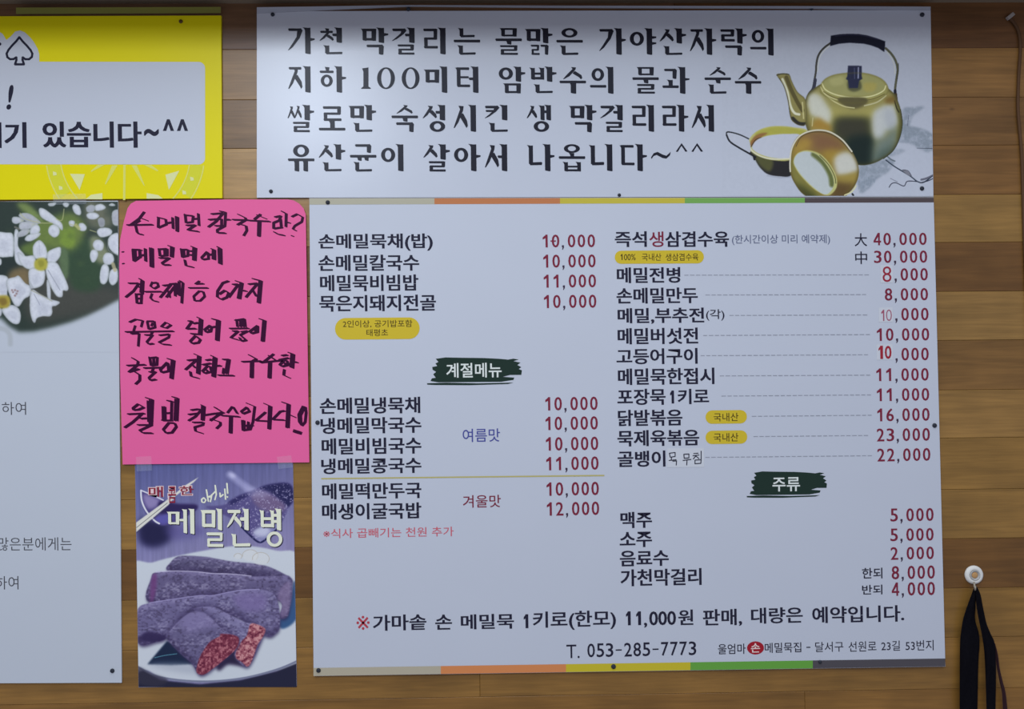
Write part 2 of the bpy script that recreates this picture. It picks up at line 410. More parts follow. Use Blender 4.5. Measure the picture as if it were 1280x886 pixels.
            if f:
                s.cons(c, 20, 1, 80, 36 if v == 'ㅡ' else 33, True, .85)
                if v == 'ㅗ': s.stem(44, 32, 50, W*.7); yb = 50
                elif v == 'ㅡ': yb = 50
                else: yb = 45
                s.bar(0, 100, yb, T)
                if v == 'ㅜ': s.stem(44, yb, 63, W*.8)
                if v == 'ㅠ': s.stem(30, yb, 62, W*.7); s.stem(56, yb, 62, W*.7)
                s.cons(f, 17, 65, 83, 101, True, .9)
            else:
                if v == 'ㅗ': s.cons(c, 16, 6, 84, 60, True, .95); s.stem(43, 58, 90, W*.85); s.bar(0, 100, 90, T)
                elif v == 'ㅡ': s.cons(c, 16, 8, 84, 64, True); s.bar(0, 100, 86, T)
                else:
                    s.cons(c, 14 if c != 'ㅇ' else 20, 2, 86 if c != 'ㅇ' else 80, 48, True, .92); s.bar(0, 100, 58, T)
                    if v == 'ㅜ': s.stem(42, 57, 102, W)
                    else: s.stem(25, 57, 101, W*.85); s.stem(58, 57, 101, W*.85)
        elif v == 'ㅢ': s.cons(c, 5, 6, 52, 54); s.bar(-2, 60, 74, T); s.stem(66, 0, 102)
        elif v == 'ㅘ':
            s.cons(c, 5, 8, 52, 46, True, .8); s.stem(22, 48, 74, W*.75); s.bar(-2, 60, 75, T); s.stem(64, 0, 102)
            s.P.append(([(80, 42), (100, 44), (100, 49), (80, 53)], []))
def serif_syllables(F, items, w, h, W=20.5, T=10, sl=0.0025, lean=0.012):
    for ch, x, y in items:
        S = Serif(W, T); S.syl(ch)
        for out, holes in S.P:
            tr = lambda L: [(x + a/100*w + lean*(b/100*h), y + b/100*h) for a, b in L]
            F.poly(tr(out), [tr(q) for q in holes])

# ------------------------------------------------------------------ painter for printed pictures (flat print)
def smooth_loop(P, n=6, closed=True):
    P = np.array(P, float); m = len(P); out = []
    for i in range(m if closed else m-1):
        p0 = P[(i-1) % m] if closed or i > 0 else P[i]
        p1 = P[i]; p2 = P[(i+1) % m]
        p3 = P[(i+2) % m] if closed or i+2 < m else P[i+1]
        for t in np.arange(n)/n:
            out.append(0.5*((2*p1)+(-p0+p2)*t+(2*p0-5*p1+4*p2-p3)*t*t+(-p0+3*p1-3*p2+p3)*t**3))
    if not closed: out.append(P[-1])
    return np.array(out)
def blur2(a, s):
    if s <= 0.05: return a
    r = max(1, int(math.ceil(s*2.6))); k = np.exp(-0.5*(np.arange(-r, r+1)/s)**2); k /= k.sum()
    p = np.pad(a, r, mode='edge')
    t = sum(k[i]*p[i:i+a.shape[0], :] for i in range(2*r+1))
    return sum(k[i]*t[:, i:i+a.shape[1]] for i in range(2*r+1))
class Paint:
    def __init__(s, x0, y0, x1, y1, bg, res=2.0, left=None, right=None):
        s.res = res; s.x0, s.y0, s.x1, s.y1 = x0, y0, x1, y1
        s.nx = int((x1-x0)*res)+1; s.ny = int((y1-y0)*res)+1
        s.gx = np.linspace(x0, x1, s.nx); s.gy = np.linspace(y0, y1, s.ny)
        s.X, s.Y = np.meshgrid(s.gx, s.gy)
        xl = s.gy*0+x0 if left is None else left(s.gy); xr = s.gy*0+x1 if right is None else right(s.gy)
        s.X = xl[:, None] + (s.X-x0)/(x1-x0)*(xr-xl)[:, None]
        s.A = np.zeros((s.ny, s.nx, 3)); s.A[:] = bg
    def mask(s, P, blur=0.35):
        P = np.asarray(P, float); sub = [(-.25, -.25), (.25, -.25), (-.25, .25), (.25, .25)]
        pad = blur*3+8
        i0 = max(0, int((P[:, 0].min()-pad-s.x0)*s.res)); i1 = min(s.nx, int((P[:, 0].max()+pad-s.x0)*s.res)+2)
        j0 = max(0, int((P[:, 1].min()-pad-s.y0)*s.res)); j1 = min(s.ny, int((P[:, 1].max()+pad-s.y0)*s.res)+2)
        M = np.zeros((s.ny, s.nx))
        if i1 <= i0 or j1 <= j0: return M
        X = s.X[j0:j1, i0:i1]; Y = s.Y[j0:j1, i0:i1]; acc = np.zeros(X.shape)
        for dx, dy in sub:
            x = X+dx/s.res; y = Y+dy/s.res; ins = np.zeros(X.shape, bool)
            for (ax, ay), (bx, by) in zip(P, np.roll(P, -1, 0)):
                if ay == by: continue
                c = ((ay > y) != (by > y)) & (x < (bx-ax)*(y-ay)/(by-ay)+ax)
                ins ^= c
            acc += ins
        M[j0:j1, i0:i1] = blur2(acc/4, blur*s.res)
        return M
    def lay(s, M, col, a=1.0):
        k = (M*a)[..., None]; s.A = s.A*(1-k) + np.asarray(col, float)*k
    def poly(s, P, col, blur=0.35, a=1.0, clip=None, smooth=True):
        Q = smooth_loop(P) if smooth else np.array(P, float)
        M = s.mask(Q, blur)
        if clip is not None: M = M*clip
        s.lay(M, col, a); return M
    def stroke(s, P, w, col, blur=0.3, a=1.0, clip=None, smooth=True):
        Q = smooth_loop(P, 6, False) if smooth and len(P) > 2 else np.array(P, float)
        D = np.full(s.X.shape, 1e9)
        pad = w+blur*3+8
        i0 = max(0, int((Q[:, 0].min()-pad-s.x0)*s.res)); i1 = min(s.nx, int((Q[:, 0].max()+pad-s.x0)*s.res)+2)
        j0 = max(0, int((Q[:, 1].min()-pad-s.y0)*s.res)); j1 = min(s.ny, int((Q[:, 1].max()+pad-s.y0)*s.res)+2)
        if i1 <= i0 or j1 <= j0: return
        X = s.X[j0:j1, i0:i1]; Y = s.Y[j0:j1, i0:i1]; d = np.full(X.shape, 1e9)
        for (ax, ay), (bx, by) in zip(Q, Q[1:]):
            L = (bx-ax)**2+(by-ay)**2
            if L < 1e-9: continue
            t = np.clip(((X-ax)*(bx-ax)+(Y-ay)*(by-ay))/L, 0, 1)
            d = np.minimum(d, np.hypot(X-ax-t*(bx-ax), Y-ay-t*(by-ay)))
        M = np.zeros(s.X.shape)
        M[j0:j1, i0:i1] = np.clip((w/2-d)/max(blur, .25)+0.5, 0, 1)
        if clip is not None: M = M*clip
        s.lay(M, col, a)
    def rim(s, M, col, w=2.5, a=.7):
        s.lay(np.clip(M*(1-blur2(M, w*s.res))*1.9, 0, 1), col, a)
    def noise(s, cell, cellx=None, oct=3):
        out = np.zeros(s.X.shape); amp = 1; tot = 0
        cx = cellx or cell; cy = cell
        for o in range(oct):
            gx = (s.X-s.X.min())/cx; gy = (s.Y-s.y0)/cy
            G = RNG.random((int(gy.max())+3, int(gx.max())+3))
            ix = gx.astype(int); iy = gy.astype(int); fx = gx-ix; fy = gy-iy
            fx = fx*fx*(3-2*fx); fy = fy*fy*(3-2*fy)
            v = (G[iy, ix]*(1-fx)+G[iy, ix+1]*fx)*(1-fy)+(G[iy+1, ix]*(1-fx)+G[iy+1, ix+1]*fx)*fy
            out += v*amp; tot += amp; amp *= .55; cx /= 2; cy /= 2
        return out/tot
    def mesh(s, name, parent, d, mat, white):
        V = at(s.X.ravel(), s.Y.ravel(), d) - np.array(parent.location)
        me = bpy.data.meshes.new(name)
        idx = np.arange(s.nx*s.ny).reshape(s.ny, s.nx)
        Q = np.stack([idx[1:, :-1], idx[1:, 1:], idx[:-1, 1:], idx[:-1, :-1]], -1).reshape(-1, 4)
        nq = len(Q)
        me.vertices.add(len(V)); me.vertices.foreach_set('co', V.astype(np.float32).ravel())
        me.loops.add(nq*4); me.loops.foreach_set('vertex_index', Q.astype(np.int32).ravel())
        me.polygons.add(nq); me.polygons.foreach_set('loop_start', (np.arange(nq)*4).astype(np.int32))
        me.update(calc_edges=True); me.validate()
        ca = me.color_attributes.new('print', 'FLOAT_COLOR', 'POINT')
        col = np.ones((s.nx*s.ny, 4), np.float32)
        col[:, :3] = albedo(np.clip(s.A, 0, 255).reshape(-1, 3), white)
        ca.data.foreach_set('color', col.ravel())
        me.materials.append(mat)
        o = bpy.data.objects.new(name, me); C.objects.link(o); o.parent = parent
        return o
def T(ox, oy, sc):
    return lambda *P: [(ox+x/sc, oy+y/sc) for x, y in P]

# ------------------------------------------------------------------ menu board
D_MENU = 0.006
PANEL = ink((180, 188, 211), name='white_foam_board', rough=.45, spec=.35, fleck=.012)
menu = thing('menu_board', 'large white menu board with rows of dishes and red prices above a phone number', 'menu board', tuple(at(787, 838)[0]))
slab('panel', [(386.7, 247.6), (1167, 246.6), (1181.7, 832.9), (392, 844.8)], 0.0003, D_MENU, PANEL, menu)
def strip(tl, tr, br, bl, col, lab):
    F = Flat(); F.poly([tl, tr, br, bl]); o = F.build('colour_band', ink(col), menu, D_MENU+.0002); o['label'] = lab
xs = [386.9, 543, 700, 856, 1006, 1167.1]; xb = [391.8, 551, 707.5, 863, 1016, 1181.5]
cols = [((167, 166, 156), 'beige band'), ((178, 116, 80), 'orange band'), ((182, 172, 70), 'yellow band'), ((110, 160, 88), 'green band'), ((80, 72, 78), 'dark brown band')]
colb = [((168, 163, 152), 'beige band'), ((198, 128, 84), 'orange band'), ((186, 174, 50), 'yellow band'), ((95, 155, 68), 'green band'), ((76, 74, 84), 'dark grey band')]
for i in range(5):
    a, b = xs[i], xs[i+1]; yt = lambda x: 247.9-(x-387)*.0012; yu = lambda x: 255.7-(x-387)*.0036
    strip((a, yt(a)), (b, yt(b)), (b, yu(b)), (a, yu(a)), *cols[i])
    a, b = xb[i], xb[i+1]; yt = lambda x: 834.7-(x-392)*.0150; yu = lambda x: 844.6-(x-392)*.0151
    strip((a, yt(a)), (b, yt(b)), (b, yu(b)), (a, yu(a)), *colb[i])
DP = D_MENU+.0003
INK = ink((36, 36, 56)); RED = ink((116, 40, 62)); BLUE = ink((70, 76, 150)); LRED = ink((188, 92, 112)); COMMA = ink((62, 50, 72)); GREYI = ink((92, 100, 132))
DISH = [('손메밀묵채(밥)', 398, 292, 541, 313.5), ('손메밀칼국수', 398, 318.3, 524, 338.5), ('메밀묵비빔밥', 400, 343.3, 523, 363.8), ('묵은지돼지전골', 399, 368.5, 545, 389),
        ('손메밀냉묵채', 399.7, 496.5, 525.3, 517), ('냉메밀막국수', 400.6, 521.4, 526.7, 541.6), ('메밀비빔국수', 402, 547, 526.7, 567.6), ('냉메밀콩국수', 401.5, 572.3, 526.7, 591.8),
        ('메밀떡만두국', 402.5, 603.3, 526.7, 623.4), ('매생이굴국밥', 402.5, 628.6, 526.7, 648.8),
        ('메밀전병', 771, 334, 850.4, 353.6), ('손메밀만두', 770.6, 359.4, 872.3, 379.2), ('메밀,부추전', 772, 384.7, 880.3, 404.6), ('메밀버섯전', 772, 409.7, 872.7, 430),
        ('고등어구이', 770.6, 435.3, 872, 455), ('메밀묵한접시', 772.4, 460, 893, 480.7), ('포장묵', 771.7, 485.8, 832, 506.2), ('1', 837.6, 488, 842.6, 504.2), ('키로', 847, 485.8, 886.4, 505), ('닭발볶음', 772.4, 511.8, 853, 532.2),
        ('묵제육볶음', 771.7, 537.2, 874, 557.4), ('골뱅이', 772, 563.3, 831.8, 583.4), ('맥주', 775.5, 639.6, 815, 659.8), ('소주', 774.6, 664.6, 815, 683.8),
        ('음료수', 774.8, 687.8, 836, 707.5), ('가천막걸리', 775.5, 710.8, 877, 731.9)]
for s_, a, b, c, d_ in DISH: line(menu, INK, DP, (s_, a, b, c, d_), bold=.014, strike=.3)
line(menu, INK, DP, ('즉석', 768.5, 289, 808.5, 308.6), ('삼겹수육', 831.5, 289, 911.3, 308.6), bold=.014, strike=.3)
line(menu, RED, DP, ('생', 811.5, 289.3, 829.5, 308.6), bold=.012, label='red printed syllable')
line(menu, GREYI, DP, ('(한시간이상 미리 예약제)', 915, 293.3, 1037.6, 306), bold=.006)
line(menu, INK, DP, ('(각)', 882.5, 386.5, 905.6, 400.6), bold=.008)
line(menu, BLUE, DP, ('여름맛', 578.3, 535.6, 625, 552.2), bold=.006, label='blue printed words')
line(menu, RED, DP, ('겨울맛', 578.6, 618.6, 626, 634.2), bold=.006, label='red printed words')
line(menu, LRED, DP, ('※식사 곱빼기는 천원 추가', 404, 659.5, 567, 671.4), bold=.004, label='small light red printed note')
line(menu, INK, DP, ('大', 1068.3, 291.5, 1083.9, 307.8), bold=.006); line(menu, INK, DP, ('中', 1069, 314.2, 1084, 330), bold=.006)
line(menu, INK, DP, ('한되', 1077.6, 709.6, 1103, 723), bold=.012); line(menu, INK, DP, ('반되', 1077.6, 730.8, 1103, 743), bold=.012)
def price(s_, xr, yt, yb, skip=0, pitch=12.35):
    """digits on an even pitch, right-aligned; the comma hangs low and is darker"""
    F = Flat(); G = Flat(); h = yb-yt; x = xr
    seq = list(s_)
    for i, ch in enumerate(reversed(seq)):
        k = len(seq)-1-i; sl_ = 0
        w = 9.4 if ch != '1' else 6.2
        if ch == ',':
            cxm = x+1.2; G.poly([(cxm-5.6, yb-2.6), (cxm-3.0, yb-2.6), (cxm-3.0, yb+.6), (cxm-4.6, yb+3.2), (cxm-5.4, yb+2.9), (cxm-4.7, yb+.2), (cxm-5.6, yb)])
            x -= 7.6; continue
        if k >= skip:
            y = slope(yt)*(x-w/2-xr+20)
            right = x if ch != '1' else x-2.2
            n0 = len(F.h)
            if ch == '1': type_into(F, ch, right-w, yt+y, right, yb+y, bold=-.01)
            else:
                type_into(F, ch, right-w, yt+y, right-.5, yb+y, bold=.004); n1 = len(F.h)
                type_into(F, ch, right-w+.5, yt+y, right, yb+y, bold=.004); F.h[n1:] = [1.5e-5]*(len(F.h)-n1)
        x -= pitch
    o = F.build('price_digits', RED, menu, DP); o['label'] = 'dark red printed price digits'
    G.build('price_comma', COMMA, menu, DP)
PRICES = [('10,000', 743.8, 293, 309), ('10,000', 744.5, 318, 334.2), ('11,000', 745, 343, 359.2), ('10,000', 745.4, 368.3, 384.7),
          ('10,000', 747, 495.8, 512.5), ('10,000', 747.3, 520.3, 537), ('10,000', 747.8, 545.8, 562.6), ('11,000', 748.2, 570.5, 587.2), ('10,000', 748.6, 602.2, 619), ('12,000', 749, 627, 643.8),
          ('40,000', 1158.3, 290.8, 306.2), ('30,000', 1159, 313, 328.4), ('8,000', 1159.8, 335, 350.6), ('8,000', 1160, 360, 375.4), ('10,000', 1160.7, 384.7, 400.4), ('10,000', 1161.5, 410, 425.6),
          ('10,000', 1160.9, 434.5, 450.4), ('11,000', 1160.8, 460, 475.8), ('11,000', 1161.5, 485, 500.8), ('16,000', 1162, 510, 526), ('23,000', 1162.4, 535, 551), ('22,000', 1163, 560, 576),
          ('5,000', 1167, 635, 651.2), ('5,000', 1167, 660, 675.8), ('2,000', 1167.4, 683.2, 699), ('8,000', 1168.6, 706.8, 723.4), ('4,000', 1168.7, 727.4, 744)]
for i, (s_, xr, yt, yb) in enumerate(PRICES):
    sk = {12: 1, 14: 2, 16: 2}.get(i, 0)
    price(s_, xr, yt, yb, sk)
PATCH = ink((188, 195, 214), name='paper_sticker', rough=.6)
def patch(x0, y0, x1, y1, lab):
    o = slab('paper_sticker', [(x0, y0), (x1, y0-.3), (x1+.2, y1-.3), (x0+.2, y1)], D_MENU+.0001, D_MENU+.0004, PATCH, menu); o['label'] = lab
patch(1100.5, 331.6, 1115.8, 353.5, 'white correction sticker'); patch(1098.5, 384.5, 1115.8, 402.5, 'white correction sticker'); patch(1096, 430.5, 1115.8, 449.8, 'white correction sticker')
patch(834, 560.5, 880, 584, 'white correction sticker')
line(menu, ink((142, 44, 62)), DP+.0003, ('8', 1103.2, 332.8, 1114.3, 352.4), bold=-.004)
line(menu, ink((150, 84, 110)), DP+.0003, ('1', 1101.6, 387, 1105.4, 401), ('0', 1107.6, 386.8, 1114.8, 401), bold=-.012)
line(menu, ink((146, 42, 58)), DP+.0003, ('1', 1098.2, 432, 1103.8, 448.6), ('0', 1106, 432, 1114.4, 448.6), bold=.02)
F = Flat(); F.band([(688.5, 301.2), (694.5, 301.2)], 1.5); F.build('overprinted_bar', RED, menu, DP+.0001)
# handwriting on the sticker
F = Flat(); M6 = T(760, 440, 4.432)
for st in ([(340, 560), (372, 556), (372, 578), (345, 582), (340, 560)], [(352, 584), (350, 598)], [(338, 600), (378, 596)], [(358, 604), (380, 602), (378, 626)],
           [(420, 566), (448, 564), (448, 586), (422, 588), (420, 566)], [(415, 600), (460, 594)], [(438, 600), (436, 626)],
           [(474, 562), (500, 560)], [(470, 574), (505, 570)], [(488, 574), (472, 592)], [(488, 576), (504, 590)], [(516, 548), (516, 592)], [(482, 598), (482, 618), (514, 616), (516, 596), (482, 598)]):
    F.band(M6(*st), 1.15)
F.build('handwriting', INK, menu, DP+.0003)['label'] = 'handwritten black pen words'
# dotted leaders
LEAD = [(855.7, 343.8, 1085.4, 343.4), (882, 368.6, 1085, 368), (912, 394.1, 1086, 393.5), (879, 419.2, 1087, 418), (876, 444.4, 1086.5, 443.2), (900, 469.7, 1087, 468.7),
        (902, 494.9, 1089, 493.4), (940, 520.2, 1089, 518.8), (942, 545.5, 1089, 544.1), (882, 571.5, 1089, 569.4)]
LEADM = ink((138, 144, 165))
for x0, y0, x1, y1 in LEAD:
    F = Flat(); x = x0
    while x < x1-4:
        w = random.choice((4.6, 4.8, 5.2)); t0 = (x-x0)/(x1-x0); t1 = (x+w-x0)/(x1-x0)
        F.band([(x, y0+(y1-y0)*t0), (x+w, y0+(y1-y0)*t1)], 0.85); x += w+2.4
    o = F.build('dotted_leader', LEADM, menu, DP); o['kind'] = 'stuff'
F = Flat(); F.band([(402, 598.2), (575, 596.2), (755, 594.2)], 1.7); F.build('divider_line', ink((172, 166, 110)), menu, DP)['label'] = 'thin gold divider line'
# yellow pills
YEL = ink((192, 172, 52)); DK = ink((70, 58, 30))
def pill(x0, y0, x1, y1, *words):
    F = Flat(); F.poly(rrect(x0, y0, x1, y1, (y1-y0)/2-.3, 6, slope(y0))); o = F.build('label_pill', YEL, menu, DP); o['label'] = 'yellow rounded label'
    line(menu, DK, DP+.0002, *words, bold=.004)
pill(418.8, 397, 524.5, 424, ('2인이상, 공기밥포함', 428.5, 400, 515.4, 409.3), ('태평초', 458, 411.3, 485, 420))
pill(768.5, 313, 879.8, 329.4, ('1', 775.8, 317.4, 778.2, 325), ('00%', 780, 317.4, 794.5, 325.2), ('국내산', 802.3, 316.6, 826.6, 325.8), ('생삼겹수육', 832, 316.6, 873, 325.8))
pill(882, 512.6, 933.6, 529.4, ('국내산', 892, 516, 923, 526.4)); pill(882, 538, 934, 554.7, ('국내산', 892, 541.2, 923, 551.8))
# green brush labels
GRN = ink((33, 50, 46))
def brush(tr, word, wb):
    F = Flat()
    F.poly(tr((60, 64), (115, 58), (200, 60), (330, 62), (420, 66), (470, 70), (500, 66), (530, 70), (500, 77), (540, 84), (522, 94), (545, 104), (530, 112), (548, 118), (545, 138),
              (480, 138), (440, 146), (505, 150), (500, 160), (430, 168), (180, 168), (75, 168), (30, 162), (38, 150), (60, 148), (45, 132), (62, 122), (42, 112), (40, 100), (68, 96), (58, 84), (75, 78)))
    F.poly(tr((10, 172), (120, 170), (300, 174), (500, 172), (470, 178), (250, 182), (60, 180), (12, 178)))
    F.build('brush_stroke_label', GRN, menu, DP)['label'] = 'dark green brush stroke label'
    line(menu, ink((205, 214, 222)), DP+.0002, word, bold=.014, label='white printed words')
brush(lambda *P: [(531.5+x*.2205, 430+y*.282-(x-270)*.2205*.008) for x, y in P], ('계절메뉴', 557.7, 453.5, 627, 471.8), None)
brush(lambda *P: [(931.5+x*.1865, 573.2+y*.268-(x-270)*.1865*.012) for x, y in P], ('주류', 965.6, 596.4, 1000, 614), None)
# foot lines
line(menu, ink((170, 62, 78)), DP, ('※', 445.6, 769.6, 462, 787), bold=-.006, label='red reference mark')
line(menu, INK, DP, ('가마솥', 466, 768, 533, 787.8), ('손', 544, 768, 565, 786.8), ('메밀묵', 576, 767.3, 642.5, 786.2), ('1', 654.6, 767.6, 660.4, 785), ('키로(한모)', 666, 763.4, 770, 787),
     ('1', 782.5, 764, 788.4, 781.4), ('1', 795.2, 764, 801.3, 781.2), (',', 805, 778.2, 809, 784.4), ('000', 811.5, 763.8, 845, 781.2), ('원', 847.7, 761.8, 866.6, 781), ('판매,', 878.6, 761, 927.6, 782.6), ('대량은', 938.8, 759, 1003.5, 779), ('예약입니다.', 1015.3, 757.2, 1130.3, 777.8), bold=.012, strike=.25)
line(menu, INK, DP, ('T.', 708, 805.6, 724.5, 822.6), bold=.0)
for k_, ch in enumerate('053-285-7773'):
    x_ = 734.2+k_*11.52; y_ = 804.2-k_*.24
    line(menu, INK, DP, (ch, x_+(.8 if ch == '-' else 0), y_+(8 if ch == '-' else 0), x_+(8.4 if ch == '-' else 9.4), y_+(9.6 if ch == '-' else 17.2)), bold=.008, name='phone_digit')
line(menu, INK, DP, ('울엄마', 897.5, 804.6, 932.2, 817.4), ('메밀묵집', 956, 803, 1001.6, 815.6), bold=.006)
line(menu, INK, DP, ('-', 1008, 808.3, 1013, 809.6), ('달서구', 1019, 802, 1054.3, 814.6), ('선원로', 1060.7, 801.4, 1095.6, 814), ('23길', 1101.6, 800.8, 1125, 813.2), ('53번지', 1132, 800, 1167, 813), bold=.002)
F = Flat(); F.poly(ell(944.4, 809.7, 10.6, 8.2)); F.build('logo_disc', ink((150, 30, 46)), menu, DP)['label'] = 'small dark red oval badge'
line(menu, ink((215, 200, 206)), DP+.0002, ('손', 938.6, 803.8, 950, 815.4), bold=.014)
_to.hide_render = False

# ------------------------------------------------------------------ top banner with the kettle picture
D_BAN = 0.004
BW = (168, 172, 186)
banner = thing('banner', 'wide white banner with black brush lettering and a brass kettle picture', 'banner', tuple(at(744, 246)[0]))
BPANEL = ink((180, 188, 211), name='glossy_banner_board', rough=.30, spec=.5, fleck=.012)
slab('panel', [(321, 14), (1163.3, 12.5), (1166.8, 245.6), (321, 247)], 0.0003, D_BAN, BPANEL, banner)
# the top edge curls forward off the wall
xs_ = np.linspace(321, 1163.3, 40); y_in = np.interp(xs_, [321, 400, 510, 700, 1010, 1163], [17, 13.2, 8.6, 10.2, 11.2, 13.2]); y_out = np.interp(xs_, [321, 400, 510, 700, 1010, 1163], [9, 8, 6.2, 7, 7.6, 8.2])
A_ = at(xs_, y_in, D_BAN+.0004); B_ = at(xs_, y_out, D_BAN+.014)
n_ = len(xs_)
o = build('curled_edge', np.vstack([A_, B_]), [(i, i+1, n_+i+1, n_+i) for i in range(n_-1)], ink((150, 156, 176), name='banner_back_edge', rough=.5), banner, True)
BINK = ink((26, 26, 40), rough=.34, spec=.18)
LINES = [(34.1, 33.6, [('가', 359.7), ('천', 399), ('막', 451.7), ('걸', 489.8), ('리', 528.5), ('는', 566.7), ('물', 618.8), ('맑', 657), ('은', 695), ('가', 748.6), ('야', 786.7), ('산', 824), ('자', 861.7), ('락', 899.8), ('의', 937.8)]),
         (82.4, 33.4, [('지', 359.7), ('하', 399), ('미', 530.5), ('터', 569.5), ('암', 623), ('반', 662), ('수', 699), ('의', 737.6), ('물', 790), ('과', 828.2), ('순', 880.2), ('수', 918)]),
         (130.8, 34, [('쌀', 359), ('로', 398), ('만', 436.5), ('숙', 489), ('성', 528), ('시', 566.5), ('킨', 605.8), ('생', 658), ('막', 712), ('걸', 750), ('리', 789), ('라', 826.8), ('서', 864)]),
         (179.9, 34.2, [('유', 359.5), ('산', 398), ('균', 437), ('이', 475.8), ('살', 528.8), ('아', 567), ('서', 605.5), ('나', 659.5), ('옵', 698), ('니', 737), ('다', 775)])]
for y, h, row in LINES:
    word = []
    for k_, (c, x) in enumerate(row):
        word.append((c, x, y-0.0015*(y-90)*(x-360)/600+(1.2 if y < 90 else 0)*(x-360)/600))
        if k_+1 == len(row) or row[k_+1][1]-x > 44:
            F = Flat(); serif_syllables(F, word, 33.5, h); F.build('lettering', BINK, banner, D_BAN+.0003); word = []
F = Flat(); S = Serif(19, 7)
one = [(452.5, 85.5), (460.6, 84.2), (460.6, 108), (463.5, 110), (463.5, 111), (451.5, 111), (451.5, 110), (454.2, 108), (454.2, 89.5)]
F.poly(one)
for cx in (482.5, 513.3): F.poly(ell(cx, 97.7, 11.2, 13.6, 30), [ell(cx, 97.7, 6.0, 11.8, 26)])
F.build('lettering', BINK, banner, D_BAN+.0003)
F = Flat()
F.poly([(813.6, 197), (817, 191.5), (822, 189.8), (828, 193), (833, 194.6), (838.5, 189.6), (837.5, 194), (833, 198.2), (828, 197.4), (821, 193.6), (817, 195), (814.6, 198.6)])
for x in (844.8, 864.2): F.poly([(x, 189.4), (x+7.2, 178.8), (x+14.6, 189.2), (x+12, 189.6), (x+7, 182.2), (x+2.4, 189.8)])
F.build('lettering', BINK, banner, D_BAN+.0003)

P = Paint(903, 33, 1166.0, 244.8, (170, 174, 190), right=lambda y: 1163.0+(y-12.5)*.0150)
K5 = T(970, 30, 6.737); K6 = T(970, 110, 6.33); K7 = T(900, 140, 6.737)
wash = (124, 132, 144)
nz = P.noise(5); nz2 = P.noise(2.2)
for q, a in ((K6((1000, 170), (1080, 152), (1175, 148), (1090, 215), (1050, 300), (985, 330)), .8), (K6((985, 300), (1060, 300), (1150, 320), (1235, 360), (1248, 425), (1240, 490), (1180, 505), (1060, 440), (960, 420)), .85),
             (K6((900, 545), (1020, 498), (960, 480), (900, 500)), .6), (K6((655, 620), (830, 570), (900, 556), (935, 590), (890, 660), (800, 720), (740, 790), (660, 825)), .8)):
    m = P.mask(smooth_loop(q), 1.2); P.lay(m*np.clip(nz*1.6+.15, 0, 1)*np.clip(nz2*.7+.6, 0, 1), wash, a)
P.stroke(K6((870, 570), (940, 622), (1060, 695), (1120, 740), (1170, 745), (1245, 690)), 1.5, (48, 58, 72)); P.stroke(K6((1120, 740), (1040, 738), (1012, 775), (950, 750), (915, 757), (895, 785)), 1.1, (58, 58, 72))
P.stroke(K6((1150, 725), (1190, 715), (1245, 690)), 2.6, (84, 84, 96), a=.8); P.stroke(K6((1150, 748), (1200, 735), (1245, 715)), 1.2, (58, 58, 72)); P.poly(K6((1000, 648), (1040, 655), (1072, 695), (1035, 685)), (120, 120, 130)); P.stroke(K6((1000, 648), (1045, 655), (1072, 695)), .7, (58, 58, 72))
P.stroke(K6((880, 540), (910, 565), (940, 578)), 1.8, (100, 108, 116)); P.stroke(K6((1115, 476), (1245, 478)), .8, (80, 84, 96)); P.stroke(K6((1050, 215), (1040, 300)), .8, (105, 110, 124)); P.stroke(K6((905, 715), (960, 742)), .6, (90, 90, 104))
for i in range(10):
    x = 660+i*14; P.stroke(K6((x, 700+i*2), (x+random.uniform(-8, 8), 800-i*6)), .6, (120, 130, 146), a=.6)
# kettle handle wire, then body
P.stroke(K5((462, 158), (400, 205), (358, 262), (341, 330), (336, 400), (324, 470), (308, 545), (275, 590), (250, 660)), 2.5, (72, 70, 64)); P.stroke(K5((470, 170), (412, 218), (374, 270), (356, 335), (350, 400)), .9, (196, 196, 190), a=.8)
P.stroke(K5((925, 205), (972, 252), (1008, 312), (1024, 380), (1016, 450), (1006, 520), (1003, 570)), 3.0, (92, 92, 76)); P.stroke(K5((935, 235), (975, 290), (996, 350), (1003, 420)), .9, (190, 190, 176), a=.8); P.stroke(K5((1030, 330), (1030, 390), (1018, 470)), .8, (50, 50, 45))
P.stroke(K5((330, 470), (316, 560)), 4.2, (62, 62, 76)); P.stroke(K5((1003, 560), (1004, 590)), 3.6, (40, 40, 52)); P.stroke(K5((1010, 590), (1018, 670)), 3, (70, 60, 40))
body = K6((262, 40), (236, 90), (224, 150), (226, 235), (242, 312), (300, 430), (450, 560), (640, 606), (750, 600), (850, 556), (930, 490), (978, 390), (998, 280), (988, 180), (962, 100), (930, 40), (820, -30), (590, -60), (380, -40))
BM = P.poly(body, (146, 138, 88))
kp = lambda pts, col, bl=1.0, a=1.0: P.poly(K6(*pts), col, bl*2.4, a*.92, BM)
kp(((430, 150), (620, 190), (790, 150), (780, 240), (460, 240)), (158, 150, 92), 1.5)
kp(((462, 250), (520, 226), (620, 226), (740, 236), (765, 300), (775, 420), (790, 560), (760, 620), (640, 625), (520, 520), (440, 400)), (70, 72, 48), 1.6)
kp(((500, 260), (600, 250), (700, 262), (720, 360), (700, 400), (540, 400), (480, 350)), (62, 60, 52), 1.4, .8)
kp(((560, 400), (700, 370), (770, 390), (775, 500), (760, 620), (640, 620), (560, 520)), (32, 44, 42), 1.8)
kp(((248, 60), (300, 40), (352, 62), (400, 130), (436, 195), (420, 282), (372, 268), (320, 235), (262, 190)), (194, 194, 186), 1.2)
kp(((270, 318), (300, 262), (338, 236), (380, 262), (430, 300), (430, 345), (340, 330)), (154, 122, 58), 1.2)
kp(((228, 150), (252, 170), (262, 260), (280, 330), (250, 330), (225, 240)), (120, 112, 66), .8)
